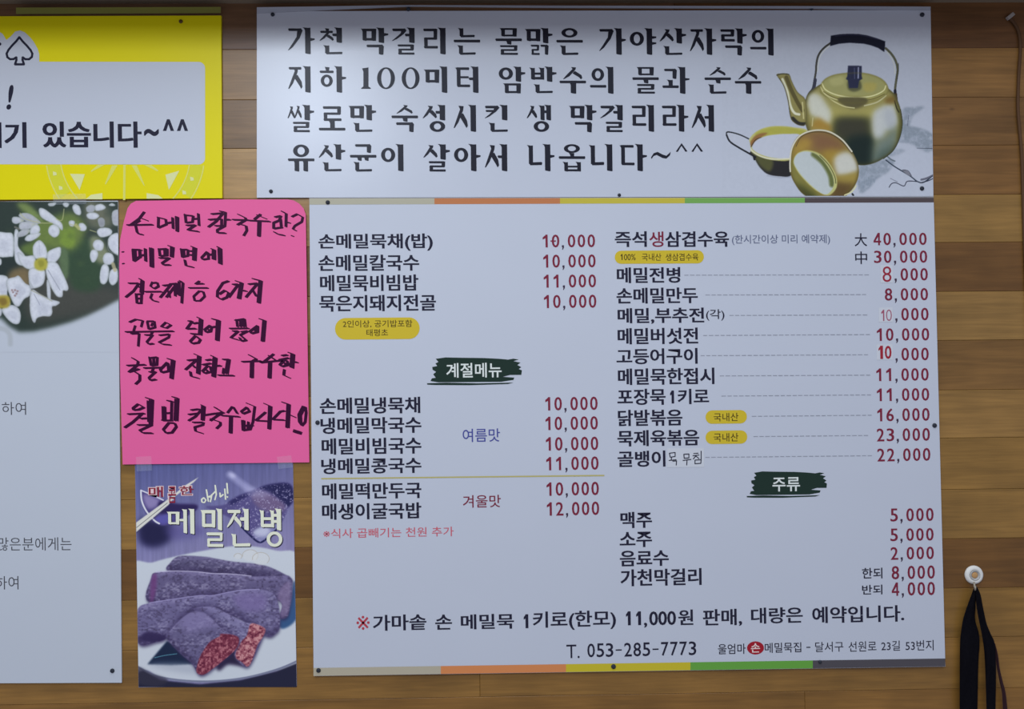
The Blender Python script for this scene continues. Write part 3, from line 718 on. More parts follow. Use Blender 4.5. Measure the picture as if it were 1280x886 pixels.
P.stroke(K6((292, 236), (286, 300)), 1.2, (190, 184, 140), .6, .8, BM)
kp(((768, 200), (830, 150), (915, 128), (950, 180), (966, 260), (930, 320), (870, 345), (855, 390), (790, 405), (762, 330)), (184, 187, 192), 1.3)
kp(((860, 170), (920, 180), (960, 260), (920, 330), (870, 300)), (158, 162, 172), 1.5, .7)
kp(((785, 420), (860, 390), (890, 345), (975, 310), (960, 430), (850, 570), (770, 620)), (108, 120, 118), 2.0)
kp(((800, 520), (880, 470), (950, 430), (900, 540), (800, 600)), (84, 98, 92), 1.5)
kp(((935, 60), (985, 180), (1000, 290), (975, 400), (955, 400), (970, 280), (955, 180)), (104, 104, 62), .8)
P.stroke(K6((986, 170), (1000, 280), (980, 390), (930, 492), (850, 560)), .9, (60, 68, 52))
P.stroke(K6((938, 100), (955, 160), (972, 190)), 1.6, (60, 55, 34)); kp(((860, 90), (930, 60), (950, 110), (880, 120)), (120, 96, 52), 1)
P.rim(BM, (64, 62, 38), 2.6, .8)
# lid
LM = P.poly(K5((368, 560), (395, 480), (480, 430), (620, 410), (760, 415), (880, 455), (940, 520), (935, 590), (850, 640), (720, 665), (600, 668), (480, 640), (400, 600)), (150, 144, 92), .5)
P.poly(K5((400, 490), (480, 438), (620, 418), (760, 424), (870, 462), (915, 520), (880, 570), (760, 600), (600, 600), (460, 570)), (150, 147, 100), .5)
P.stroke(K5((388, 500), (420, 555), (520, 600), (660, 618), (800, 608), (900, 565), (925, 520)), 1.6, (206, 202, 150), .6); P.stroke(K5((375, 530), (420, 595), (520, 640), (640, 658)), 1.4, (196, 190, 140), .6); P.stroke(K5((400, 570), (500, 622), (640, 642), (800, 635), (915, 590)), .8, (96, 88, 50), .5)
P.poly(K5((520, 630), (620, 618), (740, 622), (760, 650), (660, 680), (560, 672)), (92, 86, 56), 1.0); P.poly(K6((500, 85), (600, 78), (710, 85), (720, 120), (640, 162), (560, 150)), (96, 90, 62), 1.4)
P.stroke(K6((380, 40), (450, 100), (540, 145), (620, 158)), 1.2, (196, 190, 140), .7); P.stroke(K6((700, 140), (800, 112), (870, 60)), 1.6, (190, 186, 150), .7, .8)
P.poly(K5((610, 470), (700, 470), (720, 540), (660, 570), (605, 545)), (92, 92, 66), 1.0); P.poly(K5((450, 470), (560, 440), (570, 500), (480, 520)), (170, 166, 118), 1.6, .7); P.poly(K5((740, 500), (840, 500), (830, 560), (750, 570)), (166, 152, 86), 1.4, .7)
P.poly(K5((606, 350), (722, 352), (722, 440), (728, 462), (700, 478), (690, 540), (615, 540), (606, 475), (588, 462), (600, 440)), (50, 52, 74), .4, smooth=False)
P.stroke(K5((694, 368), (692, 455)), 1.6, (140, 142, 168), .5); P.stroke(K5((660, 370), (662, 460)), .8, (86, 90, 120), .5)
P.rim(LM, (104, 98, 56), 1.4, .6)
# grip
P.poly(K5((462, 98), (540, 86), (620, 82), (700, 85), (770, 96), (850, 120), (920, 146), (918, 190), (912, 236), (860, 202), (800, 180), (740, 166), (620, 158), (530, 166), (455, 186)), (30, 31, 46), .35, smooth=False)
P.stroke(K5((500, 102), (620, 92), (740, 100), (860, 130)), .9, (56, 56, 78), .6)
# spout
SP = P.poly([(971, 94), (975.5, 92), (986, 92.8), (990, 102), (997, 115), (1006.5, 124), (1008, 140), (1006.5, 155.5), (1000, 156.8), (993, 153.5), (988.3, 147.5), (986.4, 135), (983, 118), (978.5, 105)], (136, 128, 82))
P.stroke([(983, 97), (989, 112), (997, 128), (1003, 138)], 5, (92, 84, 50), 1.4, 1, SP); P.stroke([(978, 99), (984, 114), (988, 132), (993, 141), (999, 143)], 3.0, (204, 202, 178), 1.0, 1, SP)
P.stroke([(991, 148), (998, 154), (1006, 155)], 4.5, (52, 50, 42), 1.4, 1, SP); P.stroke([(1003, 128), (1004.5, 148)], 1.6, (190, 182, 130), .6, .9, SP)
P.stroke([(974, 98), (980, 108), (985, 124), (987.4, 142), (992, 152)], .8, (70, 66, 44)); P.stroke([(971, 94), (978, 92.2), (986, 93)], 1.2, (62, 60, 44))
P.rim(SP, (74, 68, 40), 1.2, .6)
# shallow bowl
P.poly(K7((250, 330), (290, 390), (335, 465), (400, 522), (500, 541), (600, 532), (640, 400), (450, 380)), (46, 44, 44)); P.poly(K7((262, 345), (300, 395), (345, 460), (420, 500), (440, 400)), (88, 88, 54), 1.5, .9)
P.poly(K7((238, 262), (262, 205), (320, 155), (400, 126), (500, 117), (620, 128), (740, 160), (740, 300), (600, 402), (450, 406), (330, 374), (252, 322)), (172, 168, 110), .4)
P.poly(K7((300, 180), (400, 134), (500, 124), (620, 136), (720, 162), (700, 195), (560, 185), (420, 195), (330, 230)), (158, 154, 76), .8)
P.poly(K7((250, 270), (285, 210), (340, 180), (400, 178), (330, 225), (275, 285)), (136, 100, 62), .8); P.stroke(K7((262, 292), (300, 235), (345, 215)), 1.2, (70, 54, 40), .6)
P.poly(K7((270, 294), (305, 240), (380, 205), (470, 190), (570, 185), (680, 195), (720, 300), (600, 386), (450, 386), (340, 356), (285, 322)), (176, 179, 194), .4)
P.stroke(K7((243, 290), (280, 335), (350, 375), (450, 396), (600, 392)), 1.8, (196, 193, 170), .5)
P.poly(K7((60, 172), (140, 185), (240, 228), (250, 345), (160, 295), (85, 250)), (172, 175, 190), .4)
P.stroke(K7((56, 200), (58, 170), (100, 172), (170, 192), (240, 225)), 1.7, (44, 46, 48)); P.stroke(K7((56, 195), (85, 250), (160, 300), (230, 340), (300, 380)), 2.2, (34, 34, 40)); P.stroke(K7((285, 375), (290, 398)), 2.6, (34, 34, 40))
P.stroke(K7((400, 535), (500, 552), (590, 548)), 1.5, (140, 144, 160), 1.5, .6)
# tilted cup
CM = P.poly(K7((588, 430), (600, 310), (650, 215), (730, 165), (830, 148), (930, 168), (1030, 232), (1110, 330), (1158, 430), (1168, 520), (1140, 610), (1085, 680), (1000, 745), (830, 755), (700, 690), (630, 600), (595, 520)), (134, 116, 62), .35)
cp = lambda pts, col, bl=1.2, a=1.0: P.poly(K7(*pts), col, bl*2.2, a*.92, CM)
cp(((640, 260), (720, 190), (850, 165), (960, 200), (1040, 270), (1010, 340), (900, 350), (800, 320), (700, 310)), (122, 92, 68), 2)
cp(((620, 330), (660, 240), (740, 215), (780, 260), (740, 320), (640, 350)), (158, 132, 66), 1.8); cp(((860, 340), (940, 310), (1020, 330), (1010, 400), (930, 430)), (150, 126, 60), 1.6)
cp(((960, 400), (1030, 340), (1110, 350), (1165, 440), (1160, 500), (1060, 530), (990, 530)), (190, 190, 188), 1.3); cp(((985, 540), (1070, 530), (1165, 510), (1140, 610), (1060, 620), (990, 600)), (150, 132, 72), 1.2)
cp(((980, 590), (1060, 600), (1130, 600), (1080, 690), (1000, 750), (900, 750), (930, 690)), (92, 74, 48), 1.6)
cp(((590, 430), (625, 400), (660, 500), (760, 620), (850, 700), (820, 750), (700, 690), (620, 590)), (122, 118, 66), .8); cp(((640, 600), (720, 640), (830, 720), (800, 760), (680, 690)), (66, 68, 38), 1.6)
P.poly(K7((618, 410), (655, 345), (740, 322), (840, 352), (920, 430), (975, 530), (985, 620), (950, 680), (895, 700), (800, 655), (700, 560), (640, 480)), (172, 170, 116), .4)
P.poly(K7((622, 412), (658, 350), (735, 332), (820, 362), (890, 435), (945, 530), (958, 610), (930, 670), (880, 694), (800, 645), (705, 555), (645, 475)), (174, 180, 184), .4)
DM = P.mask(smooth_loop(K7((622, 412), (658, 350), (735, 332), (820, 362), (890, 435), (945, 530), (958, 610), (930, 670), (880, 694), (800, 645), (705, 555), (645, 475))), .4)
P.stroke(K7((790, 355), (870, 425), (930, 525), (945, 610)), 7, (92, 98, 52), 3.5, .9, DM); P.stroke(K7((840, 365), (915, 445), (965, 540), (975, 600)), .9, (70, 66, 40), .4)
P.rim(CM, (78, 70, 40), 2.2, .7)
P.stroke(K7((592, 500), (590, 420), (604, 310), (655, 218), (730, 170), (830, 152), (930, 170), (1030, 234), (1110, 332)), 1.8, (196, 192, 176), .5); P.stroke(K7((640, 290), (690, 205), (800, 168), (930, 185), (1040, 262), (1110, 350)), .7, (80, 64, 46), .4)
P.stroke(K7((1050, 700), (1110, 670), (1145, 620)), 1.6, (196, 192, 150), .5); P.stroke(K7((1115, 690), (1122, 700)), 2.5, (50, 50, 50))
k = P.noise(3); P.A *= (0.985+0.03*k)[..., None]
P.A = np.where(P.A.mean(2, keepdims=True) < 160, (P.A-160)*1.12+160, P.A)
P.mesh('kettle_picture', banner, D_BAN+.0002, picture_mat('banner_print', .38, .3), (168.2, 172.2, 188.4))['label'] = 'printed brass kettle, bowl and tilted cup'

# ------------------------------------------------------------------ yellow sign
D_YEL = 0.005
yellow = thing('yellow_sign', 'yellow sign with white rounded panel, spade mark and black lettering', 'sign', tuple(at(120, 248)[0]))
YW = ink((211, 203, 8), name='yellow_board', rough=.4, spec=.14, fleck=.01)
slab('panel', [(-420, 21.6), (276.3, 19.4), (277.7, 247.6), (-420, 252.2)], 0.0003, D_YEL, YW, yellow)
o = build('curled_edge', np.vstack([at([20, 276], [17.6, 16.4], D_YEL+.001), at([20, 276], [9.5, 8.6], D_YEL+.012)]), [(0, 1, 3, 2)], ink((104, 106, 56), name='yellow_board_lip', rough=.6), yellow)
DY = D_YEL+.0002
F = Flat(); F.poly(rrect(-396, 77, 256.3, 205.2, 8, 7, 0.001)); F.build('white_panel_print', PANEL, yellow, DY)['label'] = 'white rounded panel'
F = Flat(); F.poly([(-34, 78), (-34, 38), (-8, 36), (3, 42), (8, 50), (14, 45), (19, 39.5), (25, 38), (31, 40.5), (37, 46), (42, 52), (47, 61), (49, 68), (49, 78)]); F.build('white_cloud_print', PANEL, yellow, DY+.0001)
F = Flat()
sp = [(24.2, 46.5), (28.2, 51.6), (33.8, 57.4), (38.2, 62.6), (40.4, 67), (39.8, 71.2), (36.4, 74), (31.6, 74), (28.4, 71.6), (28.2, 74.8), (30, 80.4), (18.8, 80.4), (20.6, 74.8), (20.4, 71.6), (17, 73.8), (12.6, 74), (9.2, 71.4), (8.3, 67), (10.6, 62.4), (15, 57), (20.4, 51.4)]
for a, b in zip(sp, sp[1:]+sp[:1]): F.band([a, b], 2.8)
F.build('spade_mark', INK, yellow, DY+.0002)
F = Flat(); F.poly(ell(-.5, 55, 2.2, 2.2)); F.build('lettering', INK, yellow, DY+.0002)
line(yellow, INK, DY+.0002, ('!', 7.5, 106, 13.5, 137), bold=.02, italic=.14, sl=0, lean=0)
line(yellow, INK, DY+.0002, ('기', 5.2, 152.6, 33.2, 184.8), ('있습니다', 53, 151.8, 177, 184.6), sl=.0, bold=.014, strike=.75)
line(yellow, INK, DY+.0002, ('이', -24, 152.8, 1.9, 185), ('~', 180, 161, 198.5, 170), ('^', 203.5, 149, 217.5, 163.6), ('^', 221, 149, 235, 163.6), sl=0, bold=.01, strike=.5)
PALE = ink((203, 207, 110)); PALE2 = ink((206, 212, 160))
W_ = T(0, 180, 4.571)
cx, cy = 156.5, 193.0
def arc(r, a0, a1, n=24): return [(cx+r*math.cos(math.radians(a0+(a1-a0)*i/n)), cy+r*math.sin(math.radians(a0+(a1-a0)*i/n))) for i in range(n+1)]
def clipy(P_): return [(x, min(max(y, 205.4), 248.4)) for x, y in P_]
F = Flat()
for r0, r1 in ((98.2, 100), (80.5, 82.2)):
    for a, b in ((8, 34 if r0 > 90 else 43), (180-(34 if r0 > 90 else 43), 172)):
        F.poly([p for p in clipy(arc(r0, a, b))] + clipy(arc(r1, a, b))[::-1])
        F.build('wheel_rim_print', PALE, yellow, DY); F = Flat()
for tri in (((705, 115), (718, 115), (716, 320), (703, 320)), ((640, 122), (672, 122), (604, 232), (600, 226)), ((752, 122), (782, 122), (828, 240), (820, 234)), ((560, 118), (600, 118), (520, 160), (520, 152)), ((820, 118), (862, 118), (905, 150), (900, 156))):
    F = Flat(); F.poly(W_(*tri)); F.build('wheel_spoke_print', PALE, yellow, DY)
F = Flat()
for tri in (((400, 170), (485, 172), (455, 262)), ((945, 175), (1025, 152), (965, 262)), ((490, 315), (520, 290), (585, 280), (585, 316)), ((838, 280), (905, 292), (930, 312), (838, 312))): F = Flat(); F.poly(W_(*tri)); F.build('wheel_print', PALE2, yellow, DY+.0001)
for c in ((312, 168), (346, 250), (1096, 198), (1052, 276)): F = Flat(); F.poly(W_(*[(c[0]-10, c[1]-12), (c[0]+10, c[1]-6), (c[0]+12, c[1]+10), (c[0]-8, c[1]+12)])); F.build('wheel_print', PALE2, yellow, DY+.0001)
F = Flat()
for a, b in ((8, 34), (146, 172)):
    F = Flat(); F.poly(clipy(arc(83, a, b)) + clipy(arc(97.5, a, b))[::-1])
    F.build('wheel_print', ink((198, 201, 56)), yellow, DY-.0001)

# ------------------------------------------------------------------ flower poster
D_FL = 0.003
flower = thing('flower_poster', 'tall white poster with white buckwheat blossoms printed at its top', 'poster', tuple(at(70, 853)[0]))
slab('panel', [(-330, 254.2), (147.4, 250.8), (152, 853.2), (-330, 855.2)], 0.0003, D_FL, ink((178, 187, 208), name='poster_board', rough=.5, fleck=.012), flower)
for t_, a, b, c, d_ in (('하여', 2.2, 502.4, 32.5, 518.4), ('많은분에게는', -3, 671.5, 89.4, 688), ('하여', -6, 720, 23, 736.6)):
    line(flower, ink((70, 72, 84)), D_FL+.0002, (t_, a, b, c, d_), bold=-.004, sl=-.004)
FW = (178, 187, 208)
P = Paint(-12, 252, 147.0, 440, FW, right=lambda y: 147.2+(y-251)*.0076)
F1 = T(0, 250, 8.0); F2 = T(0, 340, 8.0)
DR = P.mask(np.array([(-20, 240), (160, 240), (160, 368), (148, 373), (128, 384), (108, 394), (88, 402), (64, 409), (42, 414), (24, 415), (12, 408), (2, 398), (-20, 392)]), 2.6)
P.lay(DR, (36, 50, 44))
fp = lambda pts, col, bl=.5, a=1.0, f=F1: P.poly(f(*pts), col, bl, a, DR)
fp(((-40, 560), (120, 560), (300, 700), (250, 900), (-40, 900)), (30, 42, 40), 4)
fp(((400, 480), (700, 600), (900, 800), (1200, 900), (1190, 1050), (700, 1180), (300, 1200), (250, 900)), (62, 64, 60), 6)
fp(((640, 500), (900, 380), (1000, 560), (1000, 880), (760, 900), (680, 760)), (42, 66, 44), 3)
fp(((180, 40), (300, 60), (420, 200), (700, 120), (860, 260), (760, 480), (600, 500), (480, 480), (330, 400), (330, 240)), (98, 118, 56), 4)
fp(((330, 420), (480, 460), (500, 560), (300, 560), (200, 480)), (86, 108, 52), 2.5); fp(((600, 300), (740, 300), (740, 460), (680, 480), (600, 420)), (112, 138, 50), 2)
fp(((600, 480), (680, 520), (680, 760), (640, 780), (590, 620)), (82, 104, 74), 1.5); fp(((170, 40), (290, 60), (430, 190), (400, 230), (300, 150)), (110, 130, 76), 2)
fp(((900, 380), (1000, 380), (1100, 560), (1020, 640), (930, 560)), (120, 128, 104), 2.5); fp(((860, 20), (1060, 60), (1120, 260), (920, 280), (850, 160)), (96, 100, 86), 4)
fp(((120, 700), (280, 680), (300, 860), (180, 880), (80, 800)), (112, 98, 70), 3)
for i in range(26):
    x, y = RNG.uniform(0, 1180), RNG.uniform(20, 900); fp([(x+RNG.uniform(10, 50)*math.cos(t), y+RNG.uniform(10, 40)*math.sin(t)) for t in np.arange(0, 6.2, 1.2)], [(34, 50, 42), (80, 100, 56), (60, 80, 52)][i % 3], 2.5, .35)
PT = (198, 204, 224); PS = (172, 178, 200)
petals = [((-40, 340), (60, 326), (130, 350), (135, 540), (100, 566), (-40, 548)), ((150, 300), (185, 320), (180, 460), (250, 560), (240, 650), (160, 620), (140, 460)),
          ((330, 480), (350, 430), (395, 402), (440, 440), (466, 500), (465, 580), (350, 580)), ((470, 580), (480, 520), (540, 485), (604, 475), (600, 560), (540, 630), (480, 620)),
          ((340, 560), (250, 560), (180, 520), (200, 620), (260, 680), (320, 690), (360, 660)), ((300, 690), (430, 690), (450, 760), (420, 850), (320, 880), (290, 800)),
          ((460, 640), (560, 625), (620, 720), (680, 860), (670, 905), (630, 905), (620, 965), (560, 950), (480, 800)), ((470, 800), (500, 860), (505, 1000), (475, 960)),
          ((120, 190), (140, 168), (200, 175), (240, 205), (170, 235), (130, 225)), ((190, 160), (220, 132), (300, 140), (400, 215), (380, 235), (280, 220)), ((190, 260), (215, 220), (300, 220), (380, 240), (300, 285), (210, 295)),
          ((300, 300), (340, 250), (385, 255), (400, 300), (370, 345), (310, 345)), ((250, 385), (290, 345), (400, 330), (380, 370), (310, 408), (262, 405)), ((180, 330), (240, 290), (300, 300), (260, 350), (180, 368)),
          ((390, 95), (410, 80), (460, 100), (560, 180), (620, 240), (620, 300), (560, 250), (440, 190), (400, 150)), ((484, 300), (500, 262), (545, 245), (590, 280), (590, 340), (545, 372), (495, 340)),
          ((480, 42), (500, 30), (560, 28), (540, 55), (500, 60)), ((630, 35), (660, 25), (690, 40), (670, 70), (640, 60)), ((725, 75), (745, 42), (790, 60), (810, 120), (795, 150), (750, 130)),
          ((865, 150), (900, 125), (960, 130), (990, 160), (950, 190), (890, 185)), ((950, 60), (1010, 40), (1055, 70), (1030, 95), (960, 105)), ((862, 80), (900, 50), (945, 60), (940, 110), (880, 120)), ((1090, 50), (1120, 32), (1152, 52), (1120, 58)),
          ((1125, 120), (1190, 105), (1190, 245), (1130, 235)), ((970, 320), (1000, 282), (1080, 280), (1120, 310), (1100, 350), (1010, 370)), ((930, 450), (950, 405), (1000, 400), (1036, 440), (1020, 500), (960, 500)),
          ((900, 560), (915, 505), (960, 500), (980, 545), (950, 612), (920, 618)), ((1080, 400), (1120, 345), (1190, 345), (1190, 540), (1130, 520), (1090, 470)), ((1030, 580), (1060, 530), (1120, 540), (1140, 600), (1110, 640), (1050, 640)),
          ((1000, 740), (1020, 660), (1060, 640), (1090, 690), (1075, 800), (1040, 840), (1005, 820)), ((1090, 760), (1110, 700), (1170, 690), (1175, 800), (1130, 850), (1095, 820)), ((980, 200), (1010, 175), (1045, 200), (1040, 260), (1000, 265)),
          ((688, 220), (710, 205), (745, 215), (735, 260), (700, 255)), ((790, 240), (830, 232), (865, 270), (850, 305), (800, 300)), ((-20, 590), (10, 590), (12, 640), (-20, 650))]
dim = {16: .92, 19: 1, 21: .82, 23: .85, 31: .72, 8: .92, 9: .85, 10: .9, 13: .85}
for i, q in enumerate(petals):
    k = dim.get(i, 1.0); P.poly(F1(*[(x, y+4) for x, y in q]), np.array((110, 118, 128)), .8, .55, DR); P.poly(F1(*q), np.array(PT)*k, .4, 1, DR)
    c_ = np.mean(q, 0); qm = P.mask(smooth_loop(F1(*q)), .4)*DR; P.rim(qm, (142, 152, 158), 1.6, .55); P.poly(F1(*[tuple(c_+(np.array(p)-c_)*.5+np.array((-8, 16))) for p in q]), np.array(PS)*k, 1.6, .5, qm)
    if 8 <= i <= 15: P.poly(F1(*[(x+(c_[0]*.15), y) for x, y in [(c_[0]+20, c_[1]-22), (c_[0]+60, c_[1]), (c_[0]+30, c_[1]+26)]]), (168, 176, 128), 1.6, .55, qm)
low = [((-40, 50), (60, 40), (90, 110), (70, 220), (100, 330), (-40, 230)), ((70, 80), (150, 50), (190, 40), (250, 110), (310, 150), (300, 230), (240, 270), (190, 340), (140, 320), (80, 180)), ((290, 90), (310, 160), (330, 150)), ((20, 370), (110, 330), (180, 360), (206, 430), (190, 510), (130, 512), (60, 450)),
       ((315, 180), (400, 220), (500, 270), (595, 300), (560, 335), (520, 345), (522, 400), (500, 440), (430, 440), (370, 460), (348, 505), (320, 470), (298, 350)), ((-20, 360), (16, 370), (10, 430), (-20, 440))]
for q in low:
    P.poly(F2(*[(x, y+5) for x, y in q]), (84, 90, 96), .8, .6); qm = P.poly(F2(*q), PT, .4, 1); P.rim(qm, (142, 150, 160), 1.8, .6); c_ = np.mean(q, 0); P.poly(F2(*[tuple(c_+(np.array(p)-c_)*.5+np.array((6, 12))) for p in q]), PS, 1.4, .6)
P.stroke(F2((310, 180), (400, 225), (520, 290)), .9, (150, 150, 130), .6, .8); P.stroke(F2((340, 220), (400, 330)), .8, (150, 155, 178), .5); P.stroke(F1((390, 420), (400, 560)), .7, (170, 175, 196), .5); P.stroke(F1((480, 700), (600, 900)), 1.0, (150, 156, 176), .6)
P.A *= (1+DR*(.08*P.noise(2.5, oct=2)-.04))[..., None]
P.poly(F1((345, 620), (380, 585), (440, 580), (475, 620), (460, 690), (400, 705), (350, 680)), (164, 160, 62), .9); P.poly(F1((380, 610), (430, 605), (440, 650), (400, 670)), (140, 138, 48), .8)
P.poly(F2((-30, 250), (40, 232), (90, 245), (104, 300), (80, 350), (20, 362), (-30, 350)), (158, 144, 56), 1.0); P.poly(F2((-10, 270), (50, 260), (70, 310), (20, 335)), (124, 104, 40), 1.0)
for x, y in ((130, 200), (150, 180), (165, 215), (150, 235), (120, 180), (175, 190)): P.poly(F2((x-8, y-8), (x+9, y-5), (x+7, y+9), (x-7, y+8)), (138, 112, 118), .5)
for q in (((200, 130), (260, 190), (390, 225)), ((400, 230), (520, 230)), ((640, 90), (620, 200), (560, 190)), ((700, 240), (780, 270)), ((960, 320), (900, 300))): P.stroke(F1(*q), 1.2, (168, 172, 130), .8, .7)
P.stroke(F1((760, 250), (790, 285)), 4, (170, 172, 120), 1.5, .8); P.stroke(F1((1130, 640), (1150, 700)), 4.5, (176, 170, 140), 1.5, .8); P.stroke(F1((150, 270), (190, 290)), 2.5, (110, 110, 108), .8, .8)
P.stroke(F1((1082, 400), (1085, 500), (1170, 545)), .6, (120, 128, 130), .5)
P.stroke([(-12, 411), (4, 411), (12, 418), (13, 430)], 6, (160, 168, 182), 3, .7)
P.mesh('blossom_picture', flower, D_FL+.0002, picture_mat('poster_print', .5), WHITE)['label'] = 'printed white buckwheat blossoms on dark green'

# ------------------------------------------------------------------ food poster
D_FD = 0.0012
food = thing('food_poster', 'small purple food poster with sliced buckwheat rolls on a plate', 'poster', tuple(at(271, 858)[0]))
FX = lambda y: (168.6+(y-580)*.0155, 366.2+(y-580)*.017)
slab('sheet', [(168.7, 579), (366.2, 578), (371, 857), (173.2, 859)], 0.0003, D_FD, ink((150, 150, 180), name='poster_sheet', rough=.35), food)
P = Paint(168, 579, 371.2, 858.6, (118, 114, 162), 1.9, left=lambda y: 168.9+(y-579)*.0158, right=lambda y: 366.0+(y-579)*.0172)
g = np.clip((P.Y-580)/120, 0, 1)[..., None]; gx = np.clip((P.X-170)/200, 0, 1)[..., None]
P.A = np.array((98, 100, 144))*(1-g)+np.array((134, 130, 168))*g + (gx-.5)*np.array((14, 10, 6))
st_ = P.noise(60, 3.0, 3); P.A *= (0.92+0.16*st_)[..., None]
T1 = T(165, 575, 7.7); T2 = T(260, 575, 7.704); T3 = T(165, 680, 4.918); T4 = T(265, 680, 4.918)
P.poly(T1((60, 620), (120, 560), (250, 590), (380, 620), (390, 720), (330, 800), (200, 840), (80, 790)), (44, 42, 78), 4)
P.poly(T1((330, 640), (600, 620), (700, 700), (500, 760), (380, 760)), (96, 90, 142), 4, .7)
P.poly(T1((84, 292), (160, 322), (280, 386), (440, 430), (620, 440), (600, 500), (480, 560), (400, 600), (300, 630), (200, 590), (130, 510), (95, 400)), (82, 74, 124), .6)
P.poly(T1((110, 330), (200, 350), (270, 390), (260, 430), (170, 470), (120, 410)), (150, 140, 182), 2.0, .8); P.poly(T1((260, 400), (440, 420), (620, 430), (600, 480), (400, 500), (280, 520)), (54, 44, 90), 1.5)
P.poly(T1((220, 560), (330, 520), (400, 560), (300, 620)), (96, 92, 160), 1.5)
P.stroke(T1((86, 292), (94, 390), (138, 490), (215, 580), (262, 610)), 2.0, (205, 205, 224), .6); P.stroke(T1((86, 290), (180, 330), (300, 384)), 1.6, (200, 200, 222), .6)
P.stroke(T2((210, 140), (330, 230), (420, 290)), 8, (165, 165, 205), 5, .6); P.poly(T2((200, 130), (240, 125), (270, 160), (230, 170)), (196, 196, 226), 1.6, .7)
# rolls behind
P.poly(T2((-20, 450), (150, 430), (300, 342), (440, 288), (500, 262), (600, 232), (750, 218), (812, 262), (822, 380), (775, 455), (700, 610), (500, 792), (330, 640), (180, 540)), (92, 86, 132), .8)
P.poly(T2((496, 270), (600, 234), (750, 220), (812, 264), (822, 380), (770, 450), (700, 400), (640, 340), (560, 300)), (48, 46, 88), 1.2)
P.poly(T2((200, 400), (330, 330), (470, 290), (480, 310), (360, 360), (240, 430)), (58, 54, 100), 1.2); P.poly(T2((420, 340), (520, 300), (640, 350), (740, 430), (700, 500), (500, 470)), (112, 98, 132), 2)
P.poly(T2((440, 700), (560, 620), (690, 612), (620, 700), (505, 790)), (128, 128, 168), 1); P.poly(T2((430, 690), (530, 640), (600, 670), (560, 730), (480, 730)), (192, 196, 216), 2, .8)
P.stroke(T2((320, 640), (400, 720), (490, 790), (560, 760), (690, 640)), 2.2, (42, 44, 86), .9)
P.poly(T2((330, 260), (450, 270), (500, 300), (600, 310), (560, 350), (420, 350)), (170, 168, 204), 3, .5)
sp_ = P.noise(1.6, oct=2)
RM = P.mask(smooth_loop(T2((150, 430), (300, 342), (500, 262), (750, 218), (822, 380), (700, 610), (500, 792), (330, 640))), .6); P.lay(RM*np.clip((sp_-.62)*5, 0, 1), (176, 172, 204), .7)
# plate
PL = P.poly([(160, 712), (190, 703), (212, 697), (250, 689), (300, 682), (345, 688), (375, 702), (378, 824), (345, 838), (300, 848), (250, 852), (205, 848), (185, 838), (160, 828)], (186, 192, 204), .8)
P.poly([(160, 845), (180, 838), (200, 850), (250, 855), (300, 850), (345, 839), (378, 826), (378, 870), (160, 870)], (44, 44, 66), .9, smooth=False)
P.stroke([(170, 832), (200, 846), (250, 851.5), (300, 848), (345, 837), (376, 824)], 2.4, (120, 124, 148), 1.0)
P.poly([(172, 834), (190, 842), (210, 850), (195, 858), (170, 852)], (60, 58, 74), 1.5, .8)
P.poly(T4((405, 480), (470, 400), (500, 240), (515, 260), (520, 450), (440, 520)), (62, 92, 132), 1.2); P.poly(T3((95, 738), (160, 660), (215, 595), (330, 640), (385, 738), (240, 745)), (34, 48, 74), 1.0, smooth=False); P.stroke(T3((140, 698), (200, 684), (275, 674)), .8, (96, 146, 164), .8)
P.poly(T3((100, 740), (385, 740), (500, 800), (300, 790)), (160, 166, 182), 3, .7)
# rolls on the plate
j = lambda a, b: T3(*a)+T4(*b)
def roll(pts, col, light=None, lp=None, sp=.38):
    P.poly([(x+.6, y+2.4) for x, y in pts], (58, 50, 84), 1.8, .75)
    g_ = float(np.mean(col)); col = tuple(.5*c+.5*g_*q for c, q in zip(col, (.96, .93, 1.14))); M = P.poly(pts, col, .5); E_ = M-P.mask(smooth_loop([(x, y+5) for x, y in pts]), 2.4)*M; P.lay(np.clip(E_, 0, 1), (150, 142, 184), .35); E_ = M-P.mask(smooth_loop([(x, y-7) for x, y in pts]), 3.5)*M; P.lay(np.clip(E_, 0, 1), (58, 48, 84), .6); n1 = P.noise(2.0, 3.0, 2); n2 = P.noise(9, 16, 2)
    P.lay(M*np.clip((n1-.5)*3.2, 0, 1)*np.clip(n2*2.2-.6, 0, 1), (186, 182, 206), sp)
    P.lay(M*np.clip((.47-n1)*2.6, 0, 1), (62, 54, 78), .6)
    return M
roll(T3((228, 165), (240, 110), (285, 76), (360, 72), (470, 80))+T4((0, 85), (130, 108), (260, 120), (350, 140), (440, 182), (490, 215), (480, 240), (400, 215), (200, 200), (0, 190)), (90, 82, 124))
M = roll(T3((112, 360), (118, 210), (148, 174), (250, 168), (400, 172))+T4((0, 180), (120, 186), (240, 198), (400, 196), (478, 200), (492, 280), (480, 380), (462, 445), (415, 450), (400, 340), (0, 330)), (100, 90, 136))
P.poly(T3((112, 350), (118, 210), (148, 180), (150, 260), (130, 350)), (112, 70, 122), 1.5, .8, M); P.stroke(T3((148, 172), (250, 165), (400, 170))+T4((0, 180), (120, 184), (240, 196)), 1.2, (190, 186, 214), 1.0, .8)
P.poly(T4((400, 330), (440, 250), (480, 240), (478, 380), (455, 440), (415, 440)), (132, 118, 152), 1.5, .7, M)
M = roll(T3((40, 610), (34, 410), (110, 362), (280, 336), (420, 318))+T4((0, 318), (90, 300), (180, 284), (290, 279), (370, 298), (402, 350), (416, 440), (415, 510), (395, 545), (330, 565), (150, 450))+T3((400, 410), (290, 480), (215, 575), (150, 600)), (106, 98, 146))
